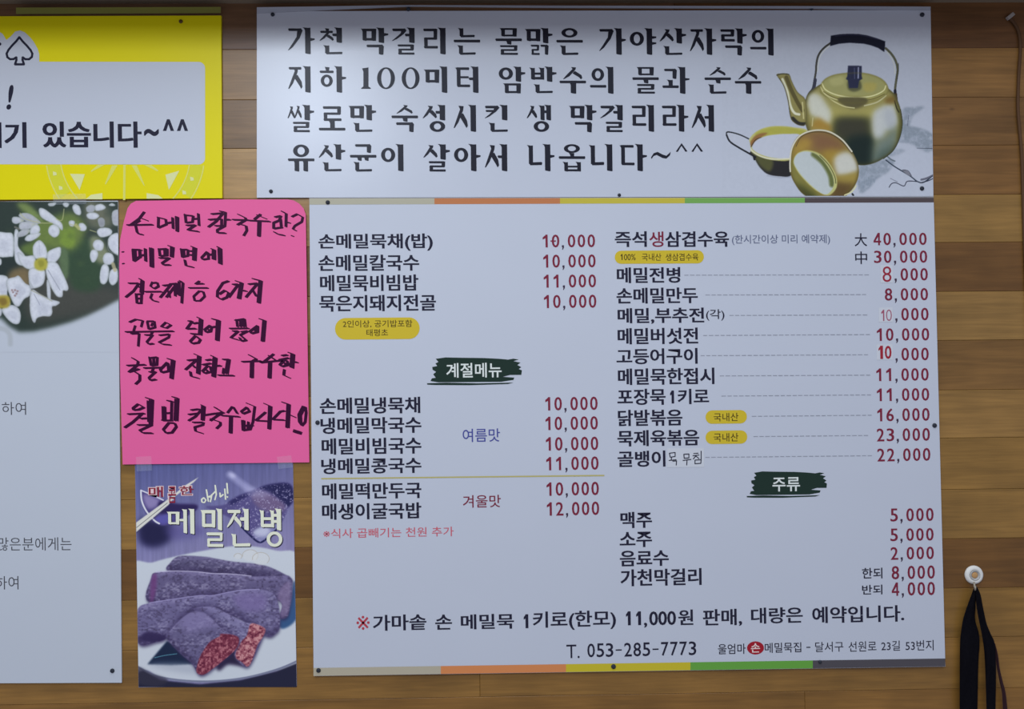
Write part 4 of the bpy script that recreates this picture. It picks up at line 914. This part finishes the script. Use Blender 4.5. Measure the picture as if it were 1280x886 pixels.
P.poly(T3((44, 592), (90, 540), (200, 560), (215, 595), (190, 606)), (56, 46, 84), 1.5, .9, M); P.stroke(T3((110, 360), (280, 334), (420, 316))+T4((0, 316), (90, 298), (180, 283), (290, 278)), 1.2, (168, 162, 204), 1.0, .7); P.poly(T4((130, 330), (240, 300), (330, 320), (320, 400), (200, 410)), (124, 112, 158), 3, .7, M)
P.poly(T4((0, 560), (80, 560), (170, 580), (150, 690), (200, 750), (100, 740), (30, 770)), (52, 44, 72), 2)
M = roll(T3((380, 400))+T4((0, 385), (100, 430), (200, 480), (270, 492), (326, 520), (300, 600), (222, 752), (148, 700), (140, 650), (160, 590), (60, 520), (0, 470)), (116, 110, 156))
def filling(pts, c1, c2):
    M = P.poly(pts, c1, .5); n1 = P.noise(2.4, 2.4, 2); P.lay(M*np.clip((n1-.5)*5, 0, 1), c2, .8); P.lay(M*np.clip((.42-n1)*5, 0, 1), (96, 38, 60), .8)
filling(T4((236, 492), (280, 495), (326, 520), (318, 560), (280, 620), (255, 690), (222, 752), (180, 722), (148, 700), (150, 650), (180, 600), (215, 560)), (150, 92, 104), (196, 150, 154))
M = roll(T3((212, 575), (235, 530), (290, 470), (350, 425), (400, 412), (450, 425))+T4((0, 458), (60, 520), (120, 555), (165, 578), (150, 640), (60, 720), (0, 768))+T3((440, 802), (405, 795), (370, 735), (290, 665)), (100, 92, 138))
P.poly(T3((300, 480), (380, 425), (450, 435), (520, 500), (440, 520), (340, 540)), (138, 130, 172), 3, .6, M)
filling(T3((398, 788), (405, 730), (430, 670), (480, 600), (541, 566))+T4((50, 552), (120, 556), (165, 578), (150, 640), (70, 715), (0, 768))+T3((440, 802)), (122, 62, 80), (172, 116, 126))
for c in ((160, 75, 24), (235, 70, 48), (300, 90, 52)):
    P.poly(T4(*[(c[0]+c[2]*math.cos(t), c[1]+c[2]*.75*math.sin(t)) for t in np.linspace(0, 6, 9)]), (200, 202, 206), .6, .5)
    P.stroke(T4(*[(c[0]+c[2]*math.cos(t), c[1]+c[2]*.75*math.sin(t)) for t in np.linspace(3.0, 7.0, 9)]), .7, (168, 160, 150), .4, .8)
# chopsticks
P.poly(T1((40, 600), (330, 388), (520, 238), (642, 163), (600, 208), (420, 345), (350, 432), (40, 692)), (200, 200, 196), .4, smooth=False); P.stroke(T1((45, 648), (340, 412)), .8, (112, 112, 116), .4); P.stroke(T1((45, 700), (350, 440)), .9, (70, 66, 96), .6, .7)
P.A = np.clip((P.A-128)*1.22+130, 10, 235)
P.mesh('food_picture', food, D_FD+.0001, picture_mat('glossy_poster_print', .35, .45), (182, 189, 208))['label'] = 'printed buckwheat rolls with red filling on a pale plate'
DF = D_FD+.0003
FWT = ink((222, 222, 212)); FSH = ink((44, 42, 68)); FRD = ink((132, 40, 62)); FPK = ink((216, 196, 208))
fb = [('매', 185, 607.2, 204.6, 622.2), ('콤', 209.4, 607, 221, 629.4), ('한', 223.5, 606.5, 243, 619.5)]
line(food, FPK, DF, *fb, bold=.07, strike=.5, sl=-.01, name='lettering', label='white outlined letters')
line(food, FRD, DF+.0002, *[(a, b+.9, c+.9, d_-.9, e-.9) for a, b, c, d_, e in fb], bold=.012, sl=-.01, label='dark red letters')
for off, mat, d_ in ((1.1, FSH, DF), (0, FWT, DF+.0002)):
    for ch, x0, y0, x1, y1 in (('메', 208.5, 635.5, 244.5, 667.5), ('밀', 251, 635.2, 282, 683), ('전', 283, 635.2, 317.5, 683), ('병', 324, 635.2, 356, 683.4)):
        F = Flat(); serif_syllables(F, [(ch, x0+off, y0+off)], (x1-x0)*(1.06 if ch != '전' else 1.0), (y1-y0), 16, 9)
        F.build('title_lettering' if not off else 'title_shadow', mat, food, d_)['label'] = 'white title letters' if not off else 'dark drop shadow print'
F = Flat()
for st in ([(255, 622), (252, 624), (252.5, 627.5), (255.5, 628), (257.4, 625), (255, 622)], [(258, 612), (260.5, 626.5)], [(260, 621), (263, 620)], [(265, 618), (263, 627)], [(269, 606.5), (270.4, 618), (268.6, 624.6)], [(269.4, 614), (262, 621.4)], [(275, 616), (275.4, 621), (279, 618)], [(281, 611), (282, 624)], [(283.6, 604), (284.6, 616.5)], [(284.2, 620.5), (284.4, 621.5)]):
    F.nib(st, (.75, .35))
F.build('handwritten_lettering', FWT, food, DF+.0002)['label'] = 'small white handwritten words'

# ------------------------------------------------------------------ pink handwritten note
D_PK = 0.0042
note = thing('handwritten_note', 'bright pink paper note with black marker handwriting', 'note', tuple(at(268, 580)[0]))
pk = [(163.5, 254.5), (170, 251), (283, 249.2), (360, 249.2), (367, 250.4), (374, 254.4), (379.5, 260.5), (382.2, 268), (386.6, 577.8), (153.3, 580.4), (150.2, 470), (149, 330), (150, 300), (154.5, 278), (159.5, 260)]
slab('sheet', pk, 0.0039, D_PK, ink((242, 94, 156), name='pink_card', rough=.55, spec=.2, fleck=.02), note)
PEN = ink((52, 10, 48), rough=.5); N1 = (1.75, .72)
RA = T(145, 245, 5.2245); RB = T(145, 335, 5.2245); RC = T(145, 390, 5.2245); RD = T(145, 480, 8.44); RE = T(265, 480, 8.44)
WORDS = [
 (RA, 1.0, [[(185,105),(150,150),(95,190)],[(165,145),(205,160)],[(75,190),(240,187)],[(155,160),(125,178)],[(128,190),(138,235),(150,248),(175,252)]]),
 (RA, 1.0, [[(278,142),(276,205)],[(275,140),(325,152),(330,185),(278,207)],[(330,178),(365,172)],[(370,142),(374,212)],[(394,135),(398,230)],[(404,138),(404,230)]]),
 (RA, 1.0, [[(452,120),(458,175)],[(450,125),(505,130),(500,170),(458,175)],[(505,150),(535,148)],[(538,116),(543,192)],[(462,192),(520,190),(470,222),(540,232)]]),
 (RA, 1.0, [[(625,118),(700,112),(655,165),(605,202)],[(608,155),(672,150)],[(682,100),(716,106),(712,190)],[(690,150),(690,190)],[(715,155),(745,154)],[(650,195),(712,195),(662,222),(664,240),(715,242)]]),
 (RA, 1.0, [[(800,120),(845,142),(850,155),(795,188)],[(765,155),(872,158)],[(805,182),(850,195),(855,225),(835,258)]]),
 (RA, 1.0, [[(945,120),(905,152)],[(925,125),(980,148)],[(870,160),(1005,166)],[(932,165),(930,262)],[(942,165),(938,262)]]),
 (RA, 1.0, [[(1040,138),(1078,130),(1066,160),(1030,175),(1030,213),(1085,205)],[(1085,100),(1112,115),(1110,200)],[(1075,150),(1080,200)],[(1110,170),(1135,175)],[(1035,235),(1060,250),(1100,257)]]),
 (RA, .9, [[(1150,135),(1185,118),(1220,138),(1214,168),(1168,195),(1156,215),(1175,226)],[(1150,260),(1157,262)]]),
 (RA, 1.15, [[(112,350),(118,425)],[(124,352),(128,420)],[(112,350),(165,352)],[(155,352),(158,400)],[(118,424),(160,395)],[(160,388),(190,385)],[(192,345),(195,425)],[(226,340),(230,462)],[(238,342),(240,464)]]),
 (RA, 1.0, [[(282,345),(288,390)],[(280,348),(335,345),(335,388),(288,392)],[(318,348),(320,388)],[(345,325),(375,335),(370,398)],[(362,332),(360,396)],[(285,405),(350,405),(302,438),(312,450),(355,450)]]),
 (RA, 1.0, [[(427,345),(434,400)],[(425,350),(470,350),(470,390),(434,398)],[(442,352),(446,396)],[(480,360),(505,360)],[(480,385),(505,385)],[(495,330),(522,340),(518,420)],[(508,338),(506,418)],[(450,418),(458,455),(505,465)]]),
 (RA, 1.0, [[(595,365),(560,402),(568,415),(605,410),(602,370)],[(605,385),(640,380)],[(625,345),(645,352),(646,415)],[(635,350),(634,412)],[(665,332),(686,345),(688,445)],[(672,345),(676,440)]]),
 (RB, 1.0, [[(85,100),(150,100),(115,150),(65,190)],[(140,122),(168,126)],[(155,70),(178,85),(174,168)],[(168,85),(162,160)],[(132,168),(138,230)],[(168,170),(165,230)],[(132,172),(168,170)],[(136,200),(166,198)],[(138,229),(166,229)]]),
 (RB, .95, [[(238,92),(226,118),(250,135),(278,120),(270,95),(238,98)],[(190,155),(298,154)],[(236,168),(226,195),(245,214),(275,220)]]),
 (RB, 1.05, [[(310,115),(358,110),(290,192)],[(355,105),(398,102),(330,190)],[(385,112),(388,182)],[(398,100),(402,172)],[(370,140),(430,138)],[(412,90),(416,180)],[(420,84),(438,98),(430,228)],[(345,150),(350,190)]]),
 (RB, .9, [[(545,86),(520,104),(572,102)],[(478,130),(600,130)],[(545,150),(508,185),(515,214),(550,214),(580,185),(570,154),(545,152)]]),
 (RB, 1.05, [[(735,85),(698,98),(664,150),(662,188),(690,206),(724,192),(736,162),(712,146),(676,170)]]),
 (RB, 1.05, [[(765,108),(800,106),(738,190)],[(785,85),(826,98),(810,200)],[(815,100),(798,198)],[(820,146),(852,150)]]),
 (RB, 1.05, [[(868,106),(926,100),(850,190)],[(892,142),(918,185)],[(895,70),(950,84),(938,228)],[(940,84),(928,226)]]),
 (RC, .95, [[(90,66),(130,48),(176,56),(165,96)],[(126,90),(116,122)],[(65,130),(375,125)],[(100,142),(152,140),(146,222)]]),
 (RC, .95, [[(205,65),(215,112)],[(208,60),(250,60),(256,100),(215,112)],[(240,72),(232,90)],[(240,128),(228,150)],[(192,150),(240,150),(202,195),(216,210),(245,206)]]),
 (RC, .95, [[(325,68),(296,96),(330,105),(360,85),(328,68)],[(285,152),(350,145),(345,165),(282,198),(305,210),(358,215)]]),
 (RC, 1.05, [[(475,60),(498,60),(462,110),(522,108)],[(505,75),(540,70)],[(535,35),(562,50),(556,150)],[(550,50),(545,140)],[(492,142),(555,146)],[(520,155),(486,190),(500,206),(540,200),(552,180),(525,158)]]),
 (RC, 1.05, [[(615,88),(580,115),(590,132),(620,126),(626,95)],[(600,110),(610,120)],[(625,100),(655,95)],[(630,45),(677,56),(668,186)],[(662,56),(656,184)]]),
 (RC, .95, [[(780,55),(840,45),(846,95)],[(788,50),(794,95)],[(812,50),(814,95)],[(832,50),(832,95)],[(745,108),(866,106)],[(765,125),(800,125),(750,168),(800,182)],[(820,130),(862,124),(812,150),(852,184),(822,190),(808,168)]]),
 (RC, 1.05, [[(925,90),(876,126),(886,140),(926,130),(926,92)],[(905,110),(915,128)],[(940,45),(975,56),(964,190)],[(965,56),(954,190)]]),
 (RC, 1.05, [[(108,300),(145,322),(142,345),(85,392)],[(75,350),(192,344)],[(90,390),(150,372)],[(115,385),(156,410),(156,445),(130,470)]]),
 (RC, 1.0, [[(220,295),(230,350)],[(222,300),(270,295),(268,345),(230,350)],[(246,302),(248,345)],[(185,366),(305,362)],[(246,365),(236,388)],[(220,392),(260,390),(216,430),(226,446),(262,440)]]),
 (RC, 1.1, [[(335,330),(290,375),(300,395),(345,386),(340,335)],[(340,305),(380,316),(368,435)],[(368,316),(358,432)]]),
 (RC, 1.05, [[(470,316),(530,310),(455,376)],[(500,345),(520,365)],[(515,275),(550,290),(543,405)],[(538,290),(532,400)],[(486,390),(492,420),(540,432)]]),
 (RC, 1.05, [[(590,315),(625,310)],[(568,345),(620,335)],[(600,350),(566,386),(580,400),(625,390),(615,355)],[(590,375),(600,388)],[(625,285),(655,300),(645,424)],[(640,300),(632,420)],[(650,352),(685,350)]]),
 (RC, 1.0, [[(700,310),(742,310),(728,402)],[(730,312),(716,400)],[(704,368),(700,402)],[(670,413),(770,415)]]),
 (RC, 1.0, [[(870,280),(918,306),(885,325)],[(825,325),(950,320)],[(884,325),(882,428)],[(894,325),(892,428)]]),
 (RC, 1.0, [[(1030,275),(965,326)],[(1000,285),(1052,320)],[(945,330),(1082,316)],[(1002,325),(998,430)],[(1012,325),(1008,430)]]),
 (RC, 1.05, [[(1085,285),(1120,280)],[(1070,312),(1128,300)],[(1098,315),(1070,345),(1085,356),(1126,345),(1116,316)],[(1100,330),(1110,345)],[(1130,265),(1162,276),(1155,365)],[(1148,278),(1142,360)],[(1155,325),(1185,328)],[(1100,376),(1096,412),(1135,430)]]),
 (RD, 1.05, [[(235,212),(180,255),(188,275),(240,270),(296,246),(238,212)],[(130,318),(300,310)],[(275,315),(180,400),(95,458)],[(262,365),(335,360)],[(320,145),(388,165),(376,435)],[(340,180),(346,398)],[(362,170),(360,420)],[(232,432),(378,432),(252,490),(285,516),(385,518)]]),
 (RD, 1.05, [[(496,240),(500,385)],[(516,240),(520,385)],[(590,182),(584,385)],[(505,308),(585,305)],[(490,384),(592,384)],[(545,176),(600,184)],[(600,136),(655,150),(645,385)],[(632,160),(622,385)],[(560,408),(500,480),(532,518),(592,512),(638,450),(620,412),(565,410)]]),
 (RD, 1.0, [[(795,275),(870,265),(902,270),(840,342),(768,386)],[(770,322),(862,310)],[(905,222),(934,236),(924,380)],[(912,236),(908,380)],[(935,328),(1055,310)],[(815,405),(925,405),(918,430),(832,455),(842,498),(915,520)]]),
 (RE, 1.0, [[(30,245),(118,300),(60,332),(-15,385)],[(-40,322),(125,300)],[(-10,368),(88,400),(90,430),(50,468)]]),
 (RE, 1.0, [[(215,240),(165,302)],[(225,242),(268,310)],[(100,332),(290,345)],[(194,345),(190,515)],[(208,345),(204,515)]]),
 (RE, 1.0, [[(368,245),(310,290),(330,314),(398,288),(370,248)],[(370,202),(452,236),(432,400),(405,478)],[(322,385),(328,490)],[(338,385),(342,488)],[(328,488),(402,478)],[(340,440),(432,435)],[(385,400),(380,470)]]),
 (RE, 1.0, [[(565,298),(462,385),(592,392)],[(555,206),(624,236),(612,472)],[(606,236),(598,472)]]),
 (RE, 1.0, [[(768,282),(722,290),(640,374),(765,380)],[(745,192),(818,215),(806,458)],[(800,216),(788,458)],[(825,325),(878,350)]]),
 (RE, 1.0, [[(962,235),(916,320),(922,400),(950,438),(984,400),(994,300),(986,242),(962,236)],[(975,250),(935,330),(940,420)],[(872,485),(940,505)],[(868,496),(936,516)],[(866,507),(932,526)]]),
]
for tr, k, strokes in WORDS:
    F = Flat()
    for s_ in strokes: F.nib(tr(*s_), (N1[0]*k, N1[1]*k))
    F.build('marker_word', PEN, note, D_PK+.0002)
F = Flat()
for x, y in ((153.6, 314.6), (154.2, 329.2)): F.nib([(x-1.2, y+.4), (x+1.2, y)], (.7, .3))
F.build('marker_dot', PEN, note, D_PK+.0002)

# ------------------------------------------------------------------ clear tape strips
def tape(pts, d, label):
    m = MATS.get('tape')
    if not m:
        m = bpy.data.materials.new('clear_tape'); m.use_nodes = True; b = m.node_tree.nodes['Principled BSDF']
        b.inputs['Base Color'].default_value = (.85, .87, .9, 1); b.inputs['Alpha'].default_value = .06; b.inputs['Roughness'].default_value = .22
        MATS['tape'] = m
    o = slab('adhesive_tape', pts, d, d+.0001, m); tag(o, label, 'tape', None)
tape([(170, 571), (189, 570), (190, 588), (171, 589)], D_PK+.0003, 'clear tape strip at the lower left corner of the pink note')
tape([(346, 571), (364, 569), (366, 584), (348, 586)], D_PK+.0003, 'clear tape strip at the lower right corner of the pink note')
tape([(66, 243), (107, 242), (108, 255), (67, 256)], D_YEL+.0004, 'clear tape strip joining the yellow sign to the flower poster')

# ------------------------------------------------------------------ pins
def lathe(prof, center, axis_y=True, n=16):
    """profile of (radius, forward) about an axis standing off the wall"""
    V = []; F = []
    for r, y in prof:
        for i in range(n):
            a = 2*math.pi*i/n; V.append((center[0]+r*math.cos(a), center[1]-y, center[2]+r*math.sin(a)))
    for j_ in range(len(prof)-1):
        for i in range(n):
            a, b = j_*n+i, j_*n+(i+1) % n; F.append((a, b, b+n, a+n))
    F.append(tuple(range(n))[::-1]); F.append(tuple((len(prof)-1)*n+i for i in range(n)))
    return V, F
PINM = ink((46, 50, 62), rough=.35, name='black_enamel_pin'); PINB = ink((84, 66, 40), rough=.4, name='brown_pin')
SHANK = ink((120, 122, 126), rough=.3, name='steel_shank')
def pin(px, py, d, r, label, mat=PINM):
    c = at(px, py, d)[0]; t = thing('push_pin', label, 'pin', tuple(c), 'pins that hold the boards to the wall')
    R_ = r*.00152
    V, F = lathe([(R_*.75, -.0001), (R_, .0006), (R_*.96, .0016), (R_*.7, .0026), (R_*.25, .0031)], c); build('pin_head', V, F, mat, t, True)
    V, F = lathe([(.0006, -d*.9), (.0006, 0)], c, n=8); build('pin_shank', V, F, SHANK, t)
PINS = [(226.3, 27, D_YEL, 2.5, 'brown pin at the top right of the yellow sign', PINB),
        (341, 18.4, D_BAN, 2.5, 'black pin at the top left corner of the white banner', PINM), (510.5, 11.6, D_BAN, 2.7, 'black pin on the top edge of the banner above its first words', PINM),
        (1014, 11, D_BAN, 2.5, 'black pin on the top edge of the banner just left of the kettle', PINM), (1152.5, 18.6, D_BAN, 2.9, 'black pin at the top right corner of the white banner', PINM),
        (1152.2, 235.6, D_BAN, 2.8, 'black pin at the bottom right corner of the banner under the painted branch', PINM), (338.8, 239.2, D_BAN, 2.4, 'black pin at the bottom left corner of the white banner', PINM),
        (774, 243.8, D_BAN, 2.1, 'dark pin at the middle of the banner bottom edge', PINM), (409.8, 253, D_MENU, 2.7, 'black pin on the beige band at the top left of the menu board', PINM),
        (398.2, 837.6, D_MENU, 2.8, 'black pin at the bottom left corner of the menu board', PINM), (766.8, 832.8, D_MENU, 3, 'dark pin on the yellow band at the bottom of the menu board', PINM),
        (1024.8, 827, D_MENU, 2.2, 'dark pin at the left end of the grey band along the menu board bottom', PINM), (1168, 531.6, D_MENU, 2.9, 'black pin on the right edge of the menu board', PINM),
        (397, 528, D_MENU, 2.8, 'black pin on the left edge of the menu board', PINM), (140.6, 838, D_FL, 2.7, 'black pin at the bottom right corner of the flower poster', PINM)]
for p in PINS: pin(*p)

# ------------------------------------------------------------------ wall hook and the black straps on it
hook = thing('wall_hook', 'round white wall hook with a brass screw beside the menu board', 'hook', tuple(at(1216.6, 718)[0]))
c = at(1216.6, 718)[0]; u = .00150
V, F = lathe([(11.6*u, 0), (11.8*u, .002), (11.2*u, .004), (9.6*u, .0055), (7.6*u, .0062), (6.6*u, .005), (5.6*u, .0037), (4.2*u, .0035)], c, n=32)
build('base_plate', V, F, ink((205, 208, 216), name='white_plastic', rough=.35), hook, True)
V, F = lathe([(4.2*u, .0033), (4.0*u, .0050), (2.6*u, .0060), (1.0*u, .0062)], c, n=20); build('screw', V, F, ink((176, 140, 100), name='brass', rough=.3), hook, True)['label'] = 'brass screw'
V, F = lathe([(6.4*u, .0048), (6.2*u, .0068), (5.5*u, .0068), (5.3*u, .0036)], c, n=28); build('collar', V, F, ink((165, 168, 178), name='grey_plastic', rough=.35), hook, True)
def tube(name, pts, r, mat, parent=None, n=8):
    P_ = [np.array(p, float) for p in pts]; V = []; F = []
    for i, p in enumerate(P_):
        t = P_[min(i+1, len(P_)-1)]-P_[max(i-1, 0)]; t /= np.linalg.norm(t)
        s = np.cross(t, (0, 1, 0)); s = s/np.linalg.norm(s) if np.linalg.norm(s) > 1e-3 else np.array((1., 0, 0)); q = np.cross(t, s)
        for k in range(n): a = 2*math.pi*k/n; V.append(p+r*(math.cos(a)*s+math.sin(a)*q))
    for i in range(len(P_)-1):
        for k in range(n): a, b = i*n+k, i*n+(k+1) % n; F.append((a, b, b+n, a+n))
    F.append(tuple(range(n))[::-1]); F.append(tuple((len(P_)-1)*n+k for k in range(n)))
    return build(name, V, F, mat, parent, True)
cup = [at(1217.5, 727.5, .006)[0], at(1218, 730.5, .010)[0], at(1218.5, 734.5, .014)[0], at(1218.8, 737, .019)[0], at(1219, 735, .024)[0], at(1219, 732.5, .025)[0]]
tube('hook_arm', cup, .0017, ink((150, 146, 140), name='dull_steel', rough=.3), hook)
def cloth_mat():
    m = bpy.data.materials.new('black_woven_strap'); m.use_nodes = True; nt = m.node_tree; b = nt.nodes['Principled BSDF']
    b.inputs['Roughness'].default_value = .9; b.inputs['Specular IOR Level'].default_value = .05
    tc = nt.nodes.new('ShaderNodeTexCoord'); n = nt.nodes.new('ShaderNodeTexNoise'); n.inputs['Scale'].default_value = 260
    cr = nt.nodes.new('ShaderNodeMix'); cr.data_type = 'RGBA'; cr.inputs[6].default_value = (.0025, .002, .003, 1); cr.inputs[7].default_value = (.008, .007, .009, 1)
    nt.links.new(tc.outputs['Object'], n.inputs['Vector']); nt.links.new(n.outputs['Fac'], cr.inputs[0]); nt.links.new(cr.outputs[2], b.inputs['Base Color'])
    return m
CLOTH = cloth_mat()
def strap(left, right, depth, name, parent, arch=.006, mat=CLOTH, nc=9):
    L_ = smooth_loop(left, 6, False); R_ = smooth_loop(right, 6, False)
    m = 60; q = np.linspace(0, 1, m)
    ip = lambda A, t: np.array([np.interp(t*(len(A)-1), np.arange(len(A)), A[:, k]) for k in (0, 1)]).T
    # match the two edges by height
    ys = np.linspace(max(L_[0, 1], R_[0, 1]), min(L_[-1, 1], R_[-1, 1]), m)
    xl = np.interp(ys, L_[:, 1], L_[:, 0]); xr = np.interp(ys, R_[:, 1], R_[:, 0])
    V = []; F = []
    for side in (1, 0):
        for i in range(m):
            for k in range(nc):
                t = k/(nc-1); x = xl[i]+(xr[i]-xl[i])*t
                dd = depth+arch*math.sin(math.pi*t)*(.6+.4*math.sin(i*.21+1))+.0012*math.sin(t*9+i*.16)
                V.append(at(x, ys[i], dd+(.0012 if side else 0))[0])
    N_ = m*nc
    for i in range(m-1):
        for k in range(nc-1):
            a = i*nc+k; F.append((a, a+1, a+nc+1, a+nc)); F.append((N_+a, N_+a+nc, N_+a+nc+1, N_+a+1))
    for i in range(m-1):
        a = i*nc; F.append((a, a+nc, N_+a+nc, N_+a)); a += nc-1; F.append((a, N_+a, N_+a+nc, a+nc))
    for k in range(nc-1): F.append((k, N_+k, N_+k+1, k+1)); a = (m-1)*nc+k; F.append((a, a+1, N_+a+1, N_+a))
    return build(name, V, F, mat, parent, True)
straps = thing('hanging_strap', 'black fabric straps hanging in a loop from the white wall hook', 'strap', tuple(at(1219, 735, .012)[0]))
strap([(1217.6, 732.5), (1215, 741), (1209.5, 756), (1204.3, 772), (1201.5, 788), (1200, 805), (1199.6, 845), (1199.5, 900)],
      [(1220.4, 732.5), (1220.2, 745), (1219.4, 758), (1218.9, 774), (1223.6, 792), (1224.4, 808), (1223, 830), (1221.6, 900)], .010, 'left_band', straps)
strap([(1218.2, 733), (1219.6, 748), (1221.4, 763), (1224.4, 779), (1227.8, 796), (1230.4, 816), (1232, 850), (1233.4, 900)],
      [(1221.0, 733), (1225.4, 742), (1229, 760), (1233.2, 779), (1238.4, 792), (1243.2, 803), (1244.6, 822), (1245, 845), (1244.2, 900)], .013, 'right_band', straps, arch=.005)
strap([(1241.4, 804), (1243.6, 816), (1246, 834), (1249.5, 852), (1252.6, 868), (1254, 900)],
      [(1243.6, 803), (1247.4, 818), (1249.8, 836), (1253.5, 852), (1257.4, 868), (1260.5, 900)], .008, 'thin_band', straps, arch=.002, mat=ink((48, 30, 36), rough=.8, name='dark_maroon_ribbon'))['label'] = 'thin dark maroon ribbon'
for nm in straps.children:
    if nm.name in ('left_band', 'right_band'): nm.name = 'strap_band'

# ------------------------------------------------------------------ cable at the right, with its clip
cab = [(1262.4, 23), (1268, 29.5), (1272.6, 38), (1275, 50), (1275.2, 66), (1273.6, 88), (1272.6, 112), (1272.4, 136), (1274.4, 162), (1277, 192), (1278.6, 236), (1280.2, 290), (1283, 360), (1288, 470), (1296, 640), (1310, 900)]
cs = smooth_loop(cab, 5, False)
o = tube('cable', at(cs[:, 0], cs[:, 1], .0032), .0028, ink((84, 62, 46), name='brown_cable_sheath', rough=.5)); tag(o, 'thin brown cable running down the wood wall at the far right', 'cable')
cc = at([1259.4, 1266.5, 1269.4, 1262], [20.4, 14.6, 18, 24], .0075)
cb = cc.copy(); cb[:, 1] = -.0002
o = build('cable_clip', np.vstack([cc, cb]), [(0, 3, 2, 1), (4, 5, 6, 7), (0, 4, 7, 3), (3, 7, 6, 2), (2, 6, 5, 1), (1, 5, 4, 0)], ink((150, 146, 150), name='white_clip', rough=.5))
bv = o.modifiers.new('rounded', 'BEVEL'); bv.width = .0008; bv.segments = 2
tag(o, 'small white clip holding the top of the brown cable', 'clip')

bpy.data.objects.remove(_to); bpy.data.curves.remove(_cu)
